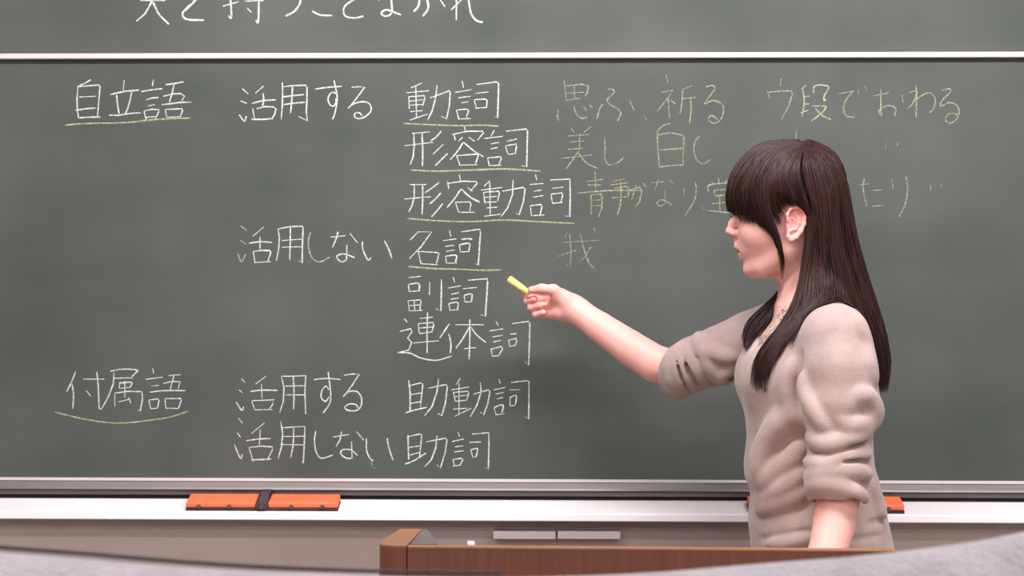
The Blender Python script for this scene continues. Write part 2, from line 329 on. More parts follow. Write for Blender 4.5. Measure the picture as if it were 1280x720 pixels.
# ------------------------------------------------------------------ handwriting: (x0, y0, scale, [(colour, strokes)...])
TXT = [
 (140, 0, 2.56, [
  ('w', '90,2 170,2;130,-20 125,10 105,45 78,68;130,5 150,45 182,78'),
  ('w', '~260,-20 262,5 240,25 225,45 240,62 295,65;275,-5 235,35'),
  ('w', '378,-20 382,55 372,50;355,20 405,6;470,-10 468,70 460,64;425,4 485,2;432,26 446,40'),
  ('w', '~590,-14 603,4 585,35 555,52'), ('w', '~640,35 665,48 705,50'), ('w', '~785,-8 745,20 745,50 775,58 805,52'),
  ('w', '845,-10 855,2;~893,-10 895,40 875,52 862,42 880,32 925,48'), ('w', '~985,-8 980,20 965,38;~1005,-15 1012,25 995,52;1045,-8 1066,22'),
  ('w', '1102,-20 1102,65;1085,32 1125,-8;~1140,-10 1148,40 1165,65 1187,72')]),
 (70, 90, 5.818, [
  ('w', '255,55 215,80 170,100;160,100 152,200 155,270 163,335;165,108 240,100 310,95 320,105 312,200 300,335;170,183 292,177;140,280 220,268 290,263;160,335 240,330 325,328'),
  ('w', '495,60 488,140;395,165 500,142 605,133;440,165 447,230 458,305;550,143 540,200 520,270 500,308;385,315 450,316 560,300 620,298'),
  ('w', '708,55 700,105;620,143 700,130 775,123;655,203 700,190 745,187;668,248 720,238;640,285 655,345;640,283 700,272 748,275 745,295 720,345;655,330 730,325;795,93 860,85 930,72;858,90 845,150 825,220;780,178 850,160 905,158 935,175 915,212;770,238 830,232 900,222 985,220;795,275 805,330;795,273 915,268 920,280 905,325;808,330 905,325'),
  ('Y', '65,388 150,380 300,373 430,372 560,365 680,350 850,340 975,336')]),
 (290, 90, 5.818, [
  ('w', '75,122 118,160;62,210 108,230;52,310 88,358 105,320;230,103 170,155;225,155 230,200 222,245;145,230 220,210 320,203;150,265 163,342;180,268 230,253 300,255 320,270 310,310 290,340;140,345 220,345 300,340'),
  ('w', '365,75 368,160 365,250 358,345;368,108 450,100 535,97 545,110 545,200 540,290 548,355 485,325;365,183 450,172 525,165;375,238 450,228 535,220;440,105 435,200 425,300'),
  ('w', '605,125 700,112 800,105;~742,60 752,110 765,180 760,240 745,310 730,345;~757,160 735,148 710,165 698,200 710,235 735,250 755,225 755,190'),
  ('w', '870,112 920,108 965,110 900,200 845,265;~845,262 880,235 940,218 990,225 1012,260 1000,300 960,330 920,340 890,325 900,298 930,300 945,320')]),
 (490, 85, 3.6, [
  ('w', '135,68 85,90;65,112 165,103;75,130 78,185;75,130 145,125 148,135 138,170;78,150 140,143;82,168 138,165;107,85 110,225;82,197 138,192;80,235 160,208;172,135 258,103 262,110 258,170 245,230 222,218;203,78 195,140 180,195 160,235'),
  ('w', '315,58 322,88;285,110 358,98;298,135 352,128;312,158 343,152;290,190 300,228;290,190 335,185 345,190 335,222;298,230 355,228;380,75 470,63 480,70 478,140 475,225 462,218;375,115 435,108;370,145 380,182;370,143 420,140 428,148 425,178;375,182 428,178'),
  ('Y', '50,250 150,255 300,260 400,258 480,262'),
  ('w', '90,295 170,288;58,350 185,335;98,295 100,350 95,400 82,435;135,290 138,370 137,443;222,283 200,310 175,328;232,343 185,388;250,385 225,410 195,440'),
  ('w', '325,262 330,285;278,298 285,325;270,300 340,285 408,285 412,292 385,325;318,312 298,330;320,335 295,375 262,413;322,335 370,375 412,400;345,312 372,330;290,395 305,435;290,395 385,388 388,395 375,435;300,438 385,436'),
  ('w', '460,280 445,308;415,318 498,308;445,342 482,335;443,365 475,358;430,405 438,440;430,405 490,400 492,408 480,438;438,440 492,438;512,285 605,275 610,285 608,360 606,445 585,440;518,330 562,320;510,352 522,388;512,350 560,343 560,355 555,385;522,390 558,385'),
  ('Y', '85,460 200,465 350,460 500,455 600,460 670,465'),
  ('w', '80,525 155,525;55,590 175,580;100,525 100,580 90,620 75,648;138,525 138,600 135,660;213,515 180,540 148,562;220,562 195,590 170,612;228,610 205,640 178,670'),
  ('w', '303,480 308,508;250,510 255,545;252,520 320,510 380,512 383,520 352,555;310,545 280,590 248,628;312,545 350,580 395,605;340,538 362,555;285,605 300,650;285,605 350,603 355,612 350,645;298,650 372,650'),
  ('w', '440,508 415,532;400,550 495,538;412,560 418,610;412,560 480,555 483,565 475,600;418,583 472,578;440,515 442,665;418,605 470,603;425,630 475,627;415,668 490,658;497,555 590,538 598,545 592,600 572,660 558,655;545,505 542,570 520,630 492,668'),
  ('w', '645,480 652,505;620,525 682,520;640,555 672,550;635,582 680,575;622,620 628,665;622,620 670,615 675,625 665,665;628,665 685,662;712,505 800,500 802,560 800,670 780,665;720,542 770,537;715,570 722,608;715,568 765,563 768,572 760,605;722,610 768,605'),
  ('Y', '70,678 200,688 350,692 500,685 650,692 820,700')]),
 (680, 80, 3.6, [
  ('y', '90,75 100,165;93,100 170,92 200,100 195,130 185,145;95,132 180,128;135,95 138,160;100,165 165,155;65,208 60,235 65,255;~135,190 145,225 170,245 195,240;178,190 190,210;205,185 220,200'),
  ('y', '~285,115 310,115 315,130 285,160 300,185 335,205 345,225 330,258;265,180 250,205 238,248;385,165 405,208'),
  ('y', '450,235 460,250'),
  ('y', '548,48 558,85;527,128 580,118 560,150 508,215;558,150 565,245;565,160 590,180;665,98 625,115;625,115 620,180 612,225;622,158 685,150;660,155 662,200 655,270'),
  ('y', '~728,105 755,97 770,110 750,140 722,180 760,165 800,180 808,210 795,250 765,268 740,250 755,232 780,250'),
  ('y', '120,285 135,308;215,280 180,308;105,325 205,318;115,352 180,347;105,385 180,380;160,315 160,385;80,425 215,410;160,385 130,430 98,475;155,400 190,445 240,470'),
  ('z', '~272,330 275,380 275,430 295,455 330,445 362,420'),
  ('y', '570,270 540,275 512,300;510,300 512,380 520,470;512,320 570,310 625,322 630,335 625,450;515,388 600,382 622,380;515,465 570,458 630,455'),
  ('z', '~700,325 680,350 675,395 690,435 715,450 752,430'),
  ('y', '190,530 265,520;195,545 260,545;150,582 300,570 435,570;230,485 232,575;212,590 212,680;212,590 255,585 262,600 260,650 245,690;215,615 258,612;215,640 258,637;365,515 310,530;300,545 380,535;305,603 375,598;345,530 345,620 330,680;318,560 378,555 378,600'),
  ('y', '395,565 430,555 440,570 430,620 410,645;415,545 395,610;445,535 460,555'),
  ('z', '485,535 540,530;515,520 498,570;565,520 580,540;545,570 545,630;~545,630 520,640 508,625 530,612 550,618 575,635'),
  ('z', '628,560 632,590;~680,530 685,570 675,620 635,682'), ('z', '705,635 722,655'),
  ('y', '785,510 788,540;755,530 765,540;825,520 815,535;740,575 745,545 840,535;765,570 820,565 818,590 770,595 765,570;790,595 792,660;755,630 830,622;735,660 850,672 862,672')]),
 (940, 80, 3.6, [
  ('y', '130,65 128,98;68,118 80,158;75,128 130,122 178,122 182,135 165,190 132,250'),
  ('u', '245,95 222,115;228,110 235,170 225,240;235,148 260,145;235,182 258,180;215,222 255,208;~278,130 278,105 300,95 340,100 342,115 325,145 325,165 335,160;270,190 335,190;335,190 320,215 268,258;285,200 320,235 355,250'),
  ('y', '390,135 460,122;~455,125 425,160 412,200 425,235 460,240;475,118 482,135;508,100 515,120'),
  ('y', '545,145 615,130;580,115 580,200 583,235;~583,235 570,215 590,195 625,188 648,205 640,235;675,140 680,175'),
  ('y', '738,95 740,160 738,240;705,130 740,120 745,125 720,185 700,200;~725,175 760,145 800,130 825,160 815,205 798,220'),
  ('y', '~855,120 890,112 890,130 855,165 850,190 885,175 920,185 932,215 920,250 890,267 870,250 885,225 915,225 930,240'),
  ('y', '200,290 198,352'), ('z', '605,350 600,380;655,350 655,370'), ('z', '428,512 433,550'),
  ('y', '505,515 500,560 515,640;480,545 530,540;540,570 585,568;540,640 590,638'), ('z', '630,520 635,565;~692,505 700,560 690,630 662,688'),
  ('z', '802,545 805,570;850,535 855,555')]),
 (280, 270, 5.565, [
  ('v', '115,68 158,103;112,168 155,198;95,262 122,318 150,265'),
  ('w', '278,75 200,142;250,145 250,228;175,190 250,180 335,185;203,245 215,325;203,248 260,240 320,242 325,255 305,315;212,325 325,318'),
  ('w', '375,90 385,150 380,230 365,310;378,90 460,75 545,72 550,85 545,200 543,328 520,312;403,172 540,162;403,218 540,215;462,80 460,190 457,305'),
  ('v', '~603,108 588,165 590,230 615,295 665,320 735,288'),
  ('w', '740,148 848,137;793,110 780,160 755,218;875,122 930,188;855,200 853,280;~853,275 850,305 820,320 790,300 790,275 830,265 870,275 910,292'),
  ('w', '~962,178 965,230 985,280 1005,308 1022,290;1115,172 1145,230 1168,295')]),
 (490, 270, 3.6, [
  ('w', '120,70 82,108;118,72 178,72 130,140 78,192;118,160 130,215;118,160 200,165 212,168 200,215;130,215 205,220'),
  ('w', '258,65 265,92;228,112 290,103;240,138 280,132;245,160 282,153;240,180 245,212;240,182 288,178 285,212;245,213 292,212;312,72 395,60 398,75 393,150 388,222 375,215;310,105 352,103 358,108;303,130 308,163;303,130 348,125 345,160;308,163 350,160'),
  ('Y', '72,228 200,238 300,240 400,245 490,243'),
  ('w', '75,278 130,272;75,308 120,305 122,340;73,310 78,342;75,340 122,338;72,380 78,428;72,382 128,378 130,388 125,422;100,380 102,425;75,405 128,400;78,428 138,425;170,298 168,355;222,285 222,340 220,428 198,418'),
  ('w', '275,275 282,300;250,325 310,315;268,353 302,345;265,375 300,370;255,395 262,425;255,395 295,390 295,420;258,425 300,422;342,290 428,283 430,300 425,380 420,452 400,445;320,328 382,322;325,358 328,388;325,357 358,352 358,385;328,388 360,386'),
  ('w', '55,462 68,478;35,520 85,508 90,520 70,550 88,568 75,605 25,615;~25,615 80,618 130,640 200,650 270,630;125,462 185,455;118,485 122,525;118,485 185,480 188,490 180,520;122,505 182,500;122,530 182,522;95,572 210,562;160,432 158,510 158,618'),
  ('w', '258,485 235,520 215,550;255,530 265,575 262,618;285,490 412,490;350,465 350,550 347,645;348,500 320,550 288,595;355,500 380,535 422,570;325,598 378,592'),
  ('w', '468,475 478,495;438,518 502,508;452,545 498,537;455,568 490,560;445,598 452,632;445,600 492,588 498,598 482,625;452,632 485,628;540,485 615,475 620,485 618,580 615,672 598,655;532,532 562,530;525,560 530,588;522,560 560,552 562,560 555,582;528,588 558,582'),
  ('z', '790,70 778,100;765,120 930,110;800,80 805,160 802,230 785,220;745,182 830,155;848,80 860,140 885,210 910,240 912,225;895,140 870,180 845,205;908,55 915,72')]),
 (60, 450, 5.333, [
  ('w', '185,75 160,140 125,210;160,160 170,240 165,325;235,128 375,128;325,80 335,180 340,320 352,330;255,205 285,242'),
  ('w', '~415,75 500,62 595,68 580,90 560,110;440,122 565,120;440,85 435,160 400,250 355,330;480,145 475,185;480,155 555,150 550,180;475,190 550,182;512,140 512,250;445,310 445,225;445,222 530,210 625,212 630,260 615,340 600,335;470,280 545,262;538,250 552,288'),
  ('w', '697,55 705,90;650,130 765,115;690,175 740,170;680,215 780,205 915,205;672,270 685,325;672,268 735,260 740,270 730,320;685,325 730,322;805,105 885,98;840,100 815,195;768,158 820,145 880,145 868,190;780,262 785,320;780,258 885,258 888,270 870,322;785,322 870,324'),
  ('Y', '~45,348 150,375 280,402 400,418 520,420 700,400 820,380 935,342')]),
 (280, 450, 4.8, [
  ('w', '105,112 125,135;90,180 110,197;72,252 105,302 118,280;252,97 190,145;225,145 228,230;158,190 225,182 322,183;165,245 185,300;168,245 300,240 290,270 270,298;185,300 290,298'),
  ('w', '345,100 360,170 355,250 335,315;345,98 420,98 490,95 485,200 490,325;365,158 485,155;370,210 485,210;415,100 420,200 417,295'),
  ('w', '538,118 620,112 700,118;~625,72 632,130 640,200 635,260 595,318;~630,180 610,158 585,190 585,230 610,248 632,220'),
  ('w', '720,92 770,85 812,85 770,150 715,222;~715,220 750,190 800,192 825,230 820,280 790,305 745,303 725,285 750,265 790,268 805,290'),
  ('w', '85,348 112,380;80,438 100,465;62,508 98,590 110,565;242,378 165,442;218,415 212,510;133,485 210,475 280,472;150,525 175,612;150,525 225,518 290,522 290,540 265,590;165,600 230,598 285,595'),
  ('w', '340,368 352,440 345,520 325,590;345,408 420,403 485,400 482,500 475,620 465,612;352,460 480,458;352,508 480,510;418,410 415,500 400,588'),
  ('w', '~550,425 543,480 552,550 585,590 655,570'),
  ('w', '655,462 750,448;705,430 695,480 672,520;795,430 838,482;765,490 768,590;~765,590 735,590 702,565 710,540 760,540 800,572'),
  ('w', '~855,470 855,540 875,590 895,605;978,468 990,530 1015,603'), ('z', '~885,600 887,625 895,645 908,650')]),
 (490, 450, 4.8, [
  ('w', '100,120 108,200 108,310;100,155 175,138 185,145 178,210 170,285;108,210 175,198;110,262 175,250;80,318 140,300 210,285;218,170 325,148 332,165 320,260 298,335 275,320;280,112 270,190 240,280 195,335'),
  ('w', '410,110 385,148;355,180 465,162;368,192 380,248;368,195 455,188 460,200 448,240;378,220 450,212;380,248 448,242;402,140 402,325;368,295 452,290;378,338 475,290;490,205 580,180 588,190 575,260 550,330 530,315;530,135 535,190 510,270 470,340'),
  ('w', '640,115 650,140;612,180 680,165;622,205 670,195;628,235 665,225;612,285 625,330;612,285 665,270 660,315;622,330 675,322;715,135 810,125 822,130 822,230 820,355 800,340;705,180 770,178;708,225 708,272;708,225 745,215 740,270;705,277 740,272'),
  ('w', '95,450 98,530 100,600;98,460 165,445 178,450 172,520 165,580;105,525 172,515;105,572 165,555;78,625 130,605 205,558;205,492 320,470 330,478 318,560 290,650 268,628;270,455 262,530 235,600 197,640'),
  ('w', '395,432 405,460;360,490 430,475;378,522 428,515;375,552 430,545;365,595 375,635;365,597 420,590 425,600 410,628;365,638 415,630;480,445 580,437 582,500 578,655 560,645;465,495 535,492;472,540 485,582;472,540 512,533 505,580;485,585 510,580')]),
]


def catmull(pts, per=6):
    pts = np.asarray(pts, float)
    n = len(pts)
    if n < 3: return pts
    P0 = np.vstack([2 * pts[0] - pts[1], pts, 2 * pts[-1] - pts[-2]])
    out = []
    for i in range(1, n):
        a, b, c, d = P0[i - 1], P0[i], P0[i + 1], P0[i + 2]
        for t in np.linspace(0, 1, per, endpoint=False):
            out.append(0.5 * ((2 * b) + (-a + c) * t + (2 * a - 5 * b + 4 * c - d) * t * t + (-a + 3 * b - 3 * c + d) * t ** 3))
    out.append(pts[-1])
    return np.array(out)


rnd = random.Random(4)


def ribbon(strokes, Y, half):
    """low raised chalk ridges on the board: a trapezoid section 0.5 mm proud"""
    vs, fs = [], []
    for pts in strokes:
        n = len(pts)
        T = np.gradient(pts, axis=0)
        T /= np.linalg.norm(T, axis=1)[:, None] + 1e-9
        N = np.stack([-T[:, 1], T[:, 0]], 1)
        base = len(vs)
        wob = 1.0
        for i in range(n):
            e = 0.7 if i in (0, n - 1) else 1.0
            wob = 0.8 * wob + 0.2 * rnd.uniform(0.7, 1.3)
            h = half * e * wob
            for s, dy in ((-1, -0.0002), (-0.5, -0.0007), (0.5, -0.0007), (1, -0.0002)):
                vs.append((pts[i][0] + N[i][0] * h * s, Y + dy, pts[i][1] + N[i][1] * h * s))
        for i in range(n - 1):
            for k in range(3):
                a = base + i * 4 + k
                fs.append((a, a + 1, a + 5, a + 4))
    return vs, fs


for (ox, oy, sc, chars) in TXT:
    Y = 0.024 if oy == 0 else 0.0
    par = up_panel if oy == 0 else low_panel
    for col, txt in chars:
        strokes = []
        for s in txt.split(';'):
            sm = s.startswith('~')
            pts = [tuple(map(float, q.split(','))) for q in s.lstrip('~').split()]
            if sm or col == 'Y' or len(pts) == 3: pts = catmull(pts, 5)
            q = [P(ox + a / sc, oy + b / sc, Y) for a, b in pts]
            strokes.append(np.array([(v.x, v.z) for v in q]))
        half = {'w': 0.00150, 'v': 0.0015, 'y': 0.0015, 'z': 0.0015, 'u': 0.0016, 'Y': 0.0017}[col]
        if oy == 0: half = 0.0020
        if oy == 60 and col == 'Y': half = 0.002
        mat = M_CHALK['u' if col == 'Y' else col]
        for grp in ([[s_] for s_ in strokes] if len(strokes) in (2, 3) else [strokes]):
            vs, fs = ribbon(grp, Y, half)
            nm = 'chalk_underline' if col == 'Y' else 'chalk_stroke' if len(grp) == 1 else 'chalk_character'
            o = pydata(nm, vs, fs, mat, par)
            if col in 'yzuY': o['label'] = 'yellow chalk underline' if col == 'Y' else 'yellow chalk handwriting'

# ------------------------------------------------------------------ erasers on the tray
def make_eraser(px0, px1, label):
    Yc = -0.0425
    a = P(px0, 630, Yc - 0.025); b = P(px1, 630, Yc - 0.025)
    slope = (zf0 - zf1) / (-0.001 - Yf)
    zz = zf1 + (Yc - Yf) * slope
    cx = (a.x + b.x) / 2; L = (b.x - a.x) / 2
    t = empty('chalkboard_eraser', (cx, Yc, zz))
    tag(t, label, 'eraser', None)
    hw = 0.0225; tilt = lambda y: (y) * slope

    def blk(bm, x0, x1, y0, y1, z0, z1, bev):
        box(bm, x0, x1, y0, y1, z0, z1, bev)
    parts = []
    bm = bmesh.new(); box(bm, -L, L, -hw, hw, 0.0, 0.005); parts.append(('felt_pad', bm, M_FELT))
    for (u, v_) in ((-L, -0.012), (0.012, L)):
        bm = bmesh.new(); box(bm, u + (0 if u > -L else 0), v_, -hw, hw, 0.005, 0.0175, 0.0035); parts.append(('grip', bm, M_ORANGE))
    bm = bmesh.new(); box(bm, -0.013, 0.012, -hw - 0.002, hw + 0.002, 0.003, 0.0155, 0.002)
    parts.append(('core', bm, M_STRAP))
    # loose strap standing up over the middle
    bm = bmesh.new()
    prof = []
    for k in range(13):
        th = math.pi * k / 12
        prof.append((-math.cos(th) * (hw + 0.003), 0.004 + 0.027 * math.sin(th) ** 0.8, 0.006 * math.sin(th)))
    rings = []
    for (y, z, dx) in prof:
        rings.append([bm.verts.new((dx + sx, y, z + dz)) for sx, dz in ((-0.009, 0), (0.009, 0), (0.009, 0.0015), (-0.009, 0.0015))])
    for r0, r1 in zip(rings, rings[1:]):
        for k in range(4): bm.faces.new((r0[k], r0[(k + 1) % 4], r1[(k + 1) % 4], r1[k]))
    bm.faces.new(rings[0]); bm.faces.new(rings[-1])
    parts.append(('strap', bm, M_STRAP))
    for fx in (-0.83, -0.43, 0.0, 0.39, 0.80):
        bm = bmesh.new()
        bmesh.ops.create_cone(bm, cap_ends=True, segments=14, radius1=0.0048, radius2=0.0036, depth=0.004)
        bmesh.ops.rotate(bm, verts=bm.verts, cent=(0, 0, 0), matrix=Matrix.Rotation(R(90), 3, 'X'))
        bmesh.ops.translate(bm, verts=bm.verts, vec=(fx * L, -hw - (0.004 if fx == 0 else 0.001), 0.0085))
        parts.append(('stud', bm, M_STUD))
    for nm, bm, mt in parts:
        for v in bm.verts: v.co.z += tilt(v.co.y) + 0.0004
        bmesh.ops.translate(bm, verts=bm.verts, vec=(cx, Yc, zz))
        bm_obj(nm, bm, mt, t)
    return t


make_eraser(232, 422, 'long orange eraser with black strap lying on the tray under the writing, fully visible')
make_eraser(937, 1131, 'long orange eraser on the tray mostly hidden behind the person, right end showing')

# ------------------------------------------------------------------ lectern
YL = -1.2
lec = empty('lectern', tuple(P(780, 700, YL)[:2]) + (0,))
tag(lec, 'brown wooden lectern in front of the person, top edge and left corner showing', 'lectern')
pa = PA(508, 683.5, YL); pb = PA(1120, 688.5, YL)
xl, xr = pa[0], pb[0]; zl = pa[2]; zr = pb[2]
xo = P(472, 683, YL).x
ztop = (zl + zr) / 2 + 0.0015


def slab(name, pts8, mat):
    f = [(0, 1, 2, 3), (7, 6, 5, 4), (0, 4, 5, 1), (1, 5, 6, 2), (2, 6, 7, 3), (3, 7, 4, 0)]
    bm = bmesh.new(); V = [bm.verts.new(p) for p in pts8]
    for q in f: bm.faces.new([V[i] for i in q])
    return bm_obj(name, bm, mat, lec)


slab('front_panel', [(xl + .0015, YL, 0.0), (xr, YL, 0.0), (xr, YL + .022, 0.0), (xl + .0015, YL + .022, 0.0),
                     (xl + .0015, YL, zl - .002), (xr, YL, zr - .002), (xr, YL + .022, zr - .002), (xl + .0015, YL + .022, zl - .002)], M_WOOD)
slab('edge_trim', [(xl + .0015, YL - .001, zl - .002), (xr, YL - .001, zr - .002), (xr, YL + .024, zr - .002), (xl + .0015, YL + .024, zl - .002),
                   (xl + .0015, YL - .001, zl), (xr, YL - .001, zr), (xr, YL + .024, zr), (xl + .0015, YL + .024, zl)], M_WOODT)
# rounded corner post: rounded outer front corner, runs back 0.2 m
zc = zl + 0.001
pr = []
rr = 0.026
for k in range(8):
    a = math.pi * 1.0 + (math.pi / 2) * k / 7
    pr.append((xo + rr + rr * math.cos(a), YL + rr + rr * math.sin(a)))
pr += [(xl, YL), (xl + 0.006, YL + 0.2), (xo + 0.012, YL + 0.2), (xo + 0.004, YL + 0.1)]


def extr(name, poly, z0, z1, mat, bev=None):
    bm = bmesh.new(); n = len(poly)
    A = [bm.verts.new((x, y, z0)) for x, y in poly]; B = [bm.verts.new((x, y, z1)) for x, y in poly]
    for i in range(n): bm.faces.new((A[i], A[(i + 1) % n], B[(i + 1) % n], B[i]))
    bm.faces.new(A[::-1]); bm.faces.new(B)
    return bm_obj(name, bm, mat, lec)


extr('corner_post', pr, 0, zc - 0.0015, M_WOOD)
extr('post_cap', pr, zc - 0.0015, zc + 0.0005, M_WOODT)
# grey inner cheek sloping away from the post
ck = [(xl + 0.0065, YL + .198, zc), (xl + .0025, YL + .03, zc - .001), (xl + .04, YL + .03, zc - .001), (xl + 0.014, YL + .198, zc)]
bot = [(x, y, 0.74) for x, y, z in ck]
slab('grey_inner_cheek', bot + ck, M_GREYP)
# sloping work surface, side panels and back shelf behind the raised front
ws = [(xl + .04, YL + .024, .85), (xr - .02, YL + .024, .85), (xr - .02, YL + .60, .775), (xl + .04, YL + .60, .775)]
slab('work_surface', [(x, y, z - .022) for x, y, z in ws] + ws, M_WOODT)
slab('side_panel', [(xr - .0195, YL + .023, 0), (xr + .002, YL + .023, 0), (xr + .002, YL + .58, 0), (xr - .0195, YL + .58, 0),
                    (xr - .0195, YL + .023, zr - .004), (xr + .002, YL + .023, zr - .004), (xr + .002, YL + .58, .78), (xr - .0195, YL + .58, .78)], M_WOOD)
slab('side_panel', [(xo + .02, YL + .201, 0), (xl + .006, YL + .201, 0), (xl + .006, YL + .58, 0), (xo + .02, YL + .58, 0),
                    (xo + .02, YL + .201, .85), (xl + .006, YL + .201, .85), (xl + .006, YL + .58, .78), (xo + .02, YL + .58, .78)], M_WOOD)

# chalk stub on the lectern edge
p = P(589, 682.8, YL + 0.01)
bm = bmesh.new()
bmesh.ops.create_cone(bm, cap_ends=True, segments=14, radius1=0.0036, radius2=0.0032, depth=0.009)
bmesh.ops.rotate(bm, verts=bm.verts, cent=(0, 0, 0), matrix=Matrix.Rotation(R(90), 3, 'Y'))
zs_ = zl + (zr - zl) * (p.x - xl) / (xr - xl)
bmesh.ops.translate(bm, verts=bm.verts, vec=(p.x, YL + .01, zs_ + 0.0034))
o = bm_obj('chalk_stub', bm, M_WSTICK)
tag(o, 'tiny white chalk stub lying on the top edge of the lectern', 'chalk')

# ------------------------------------------------------------------ grey cloth bag in the foreground, on a desk
YC = -2.45
edge = [(-160, 668), (-60, 682), (0, 688), (100, 695.5), (200, 704), (300, 711), (400, 715.5), (480, 718), (600, 719.5), (700, 718.5),
        (800, 714), (900, 706.5), (1000, 698), (1100, 689.5), (1200, 677), (1280, 662), (1360, 645), (1440, 640)]
e3 = catmull([PA(a, b, YC)[[0, 2]] for a, b in edge], 4)
vs, fs = [], []
deskz = 0.76
sec = [(-0.055, None, 0.0), (-0.082, None, 0.25), (-0.085, None, 0.6), (-0.07, None, 0.88), (-0.035, None, 0.985), (0.0, None, 1.0), (0.03, None, 0.985),
       (0.06, None, 0.88), (0.075, None, 0.5), (0.05, None, 0.0)]
sec = sec
rnd2 = np.random.RandomState(3)
ne = len(e3)
for i, (x, z) in enumerate(e3):
    pin = min(1.0, 0.35 + 0.65 * math.sin(math.pi * i / (ne - 1)) ** 0.4)
    for j, (dy, _, fz) in enumerate(sec):
        jx = 0.003 * math.sin(i * 0.7 + j * 1.3)
        vs.append((x, YC + dy * pin + (jx if 0 < j < 9 and j != 5 else 0), deskz + (z - deskz) * fz))
ns = len(sec)
for i in range(ne - 1):
    for j in range(ns):
        a = i * ns + j; b = i * ns + (j + 1) % ns
        fs.append((a, b, b + ns, a + ns))
fs.append(tuple(range(ns))); fs.append(tuple(range((ne - 1) * ns, ne * ns))[::-1])
bag = empty('cloth_bag', (float(e3[ne // 2][0]), YC, deskz))
tag(bag, 'blurred soft grey cloth bag with a sagging top edge in the nearest foreground', 'bag')
bm = bmesh.new(); V = [bm.verts.new(v) for v in vs]
for f in fs: bm.faces.new([V[i] for i in f])
o = bm_obj('fabric_body', bm, M_CLOTH, bag, True)
md = o.modifiers.new('s', 'SUBSURF'); md.levels = 1; md.render_levels = 2
# dark stitched binding along the left half of the rim
vs, fs = [], []
hh = [(k, e3[k]) for k in range(ne) if e3[k][0] < P(640, 700, YC).x]
for k, (x, z) in hh:
    for q in range(6):
        a = 2 * math.pi * q / 6
        vs.append((x, YC + 0.012 + 0.004 * math.cos(a), z + 0.0002 + 0.0011 * math.sin(a)))
for i in range(len(hh) - 1):
    for q in range(6):
        fs.append((i * 6 + q, i * 6 + (q + 1) % 6, (i + 1) * 6 + (q + 1) % 6, (i + 1) * 6 + q))
o = pydata('rim_binding', vs, fs, M_CLOTHE, bag, True); o['label'] = 'dark binding on the left half of the rim'
# the desk the bag stands on (below the frame)
dx0, dx1 = e3[0][0] - 0.05, e3[-1][0] + 0.05
desk = empty('student_desk', ((dx0 + dx1) / 2, YC, 0))
tag(desk, 'wooden topped classroom desk under the grey bag, below the picture', 'desk')
boxo('desk_top', dx0, dx1, YC - .25, YC + .2, deskz - .022, deskz, M_DESK, desk, .004)
for sx in (dx0 + .03, dx1 - .06):
    for sy in (YC - .22, YC + .14):
        boxo('leg', sx, sx + .03, sy, sy + .03, 0, deskz - .022, M_STEEL, desk, .004)
# ------------------------------------------------------------------ implicit surfaces (bodies as one continuous skin)
V3 = lambda p: np.asarray(p, np.float32)


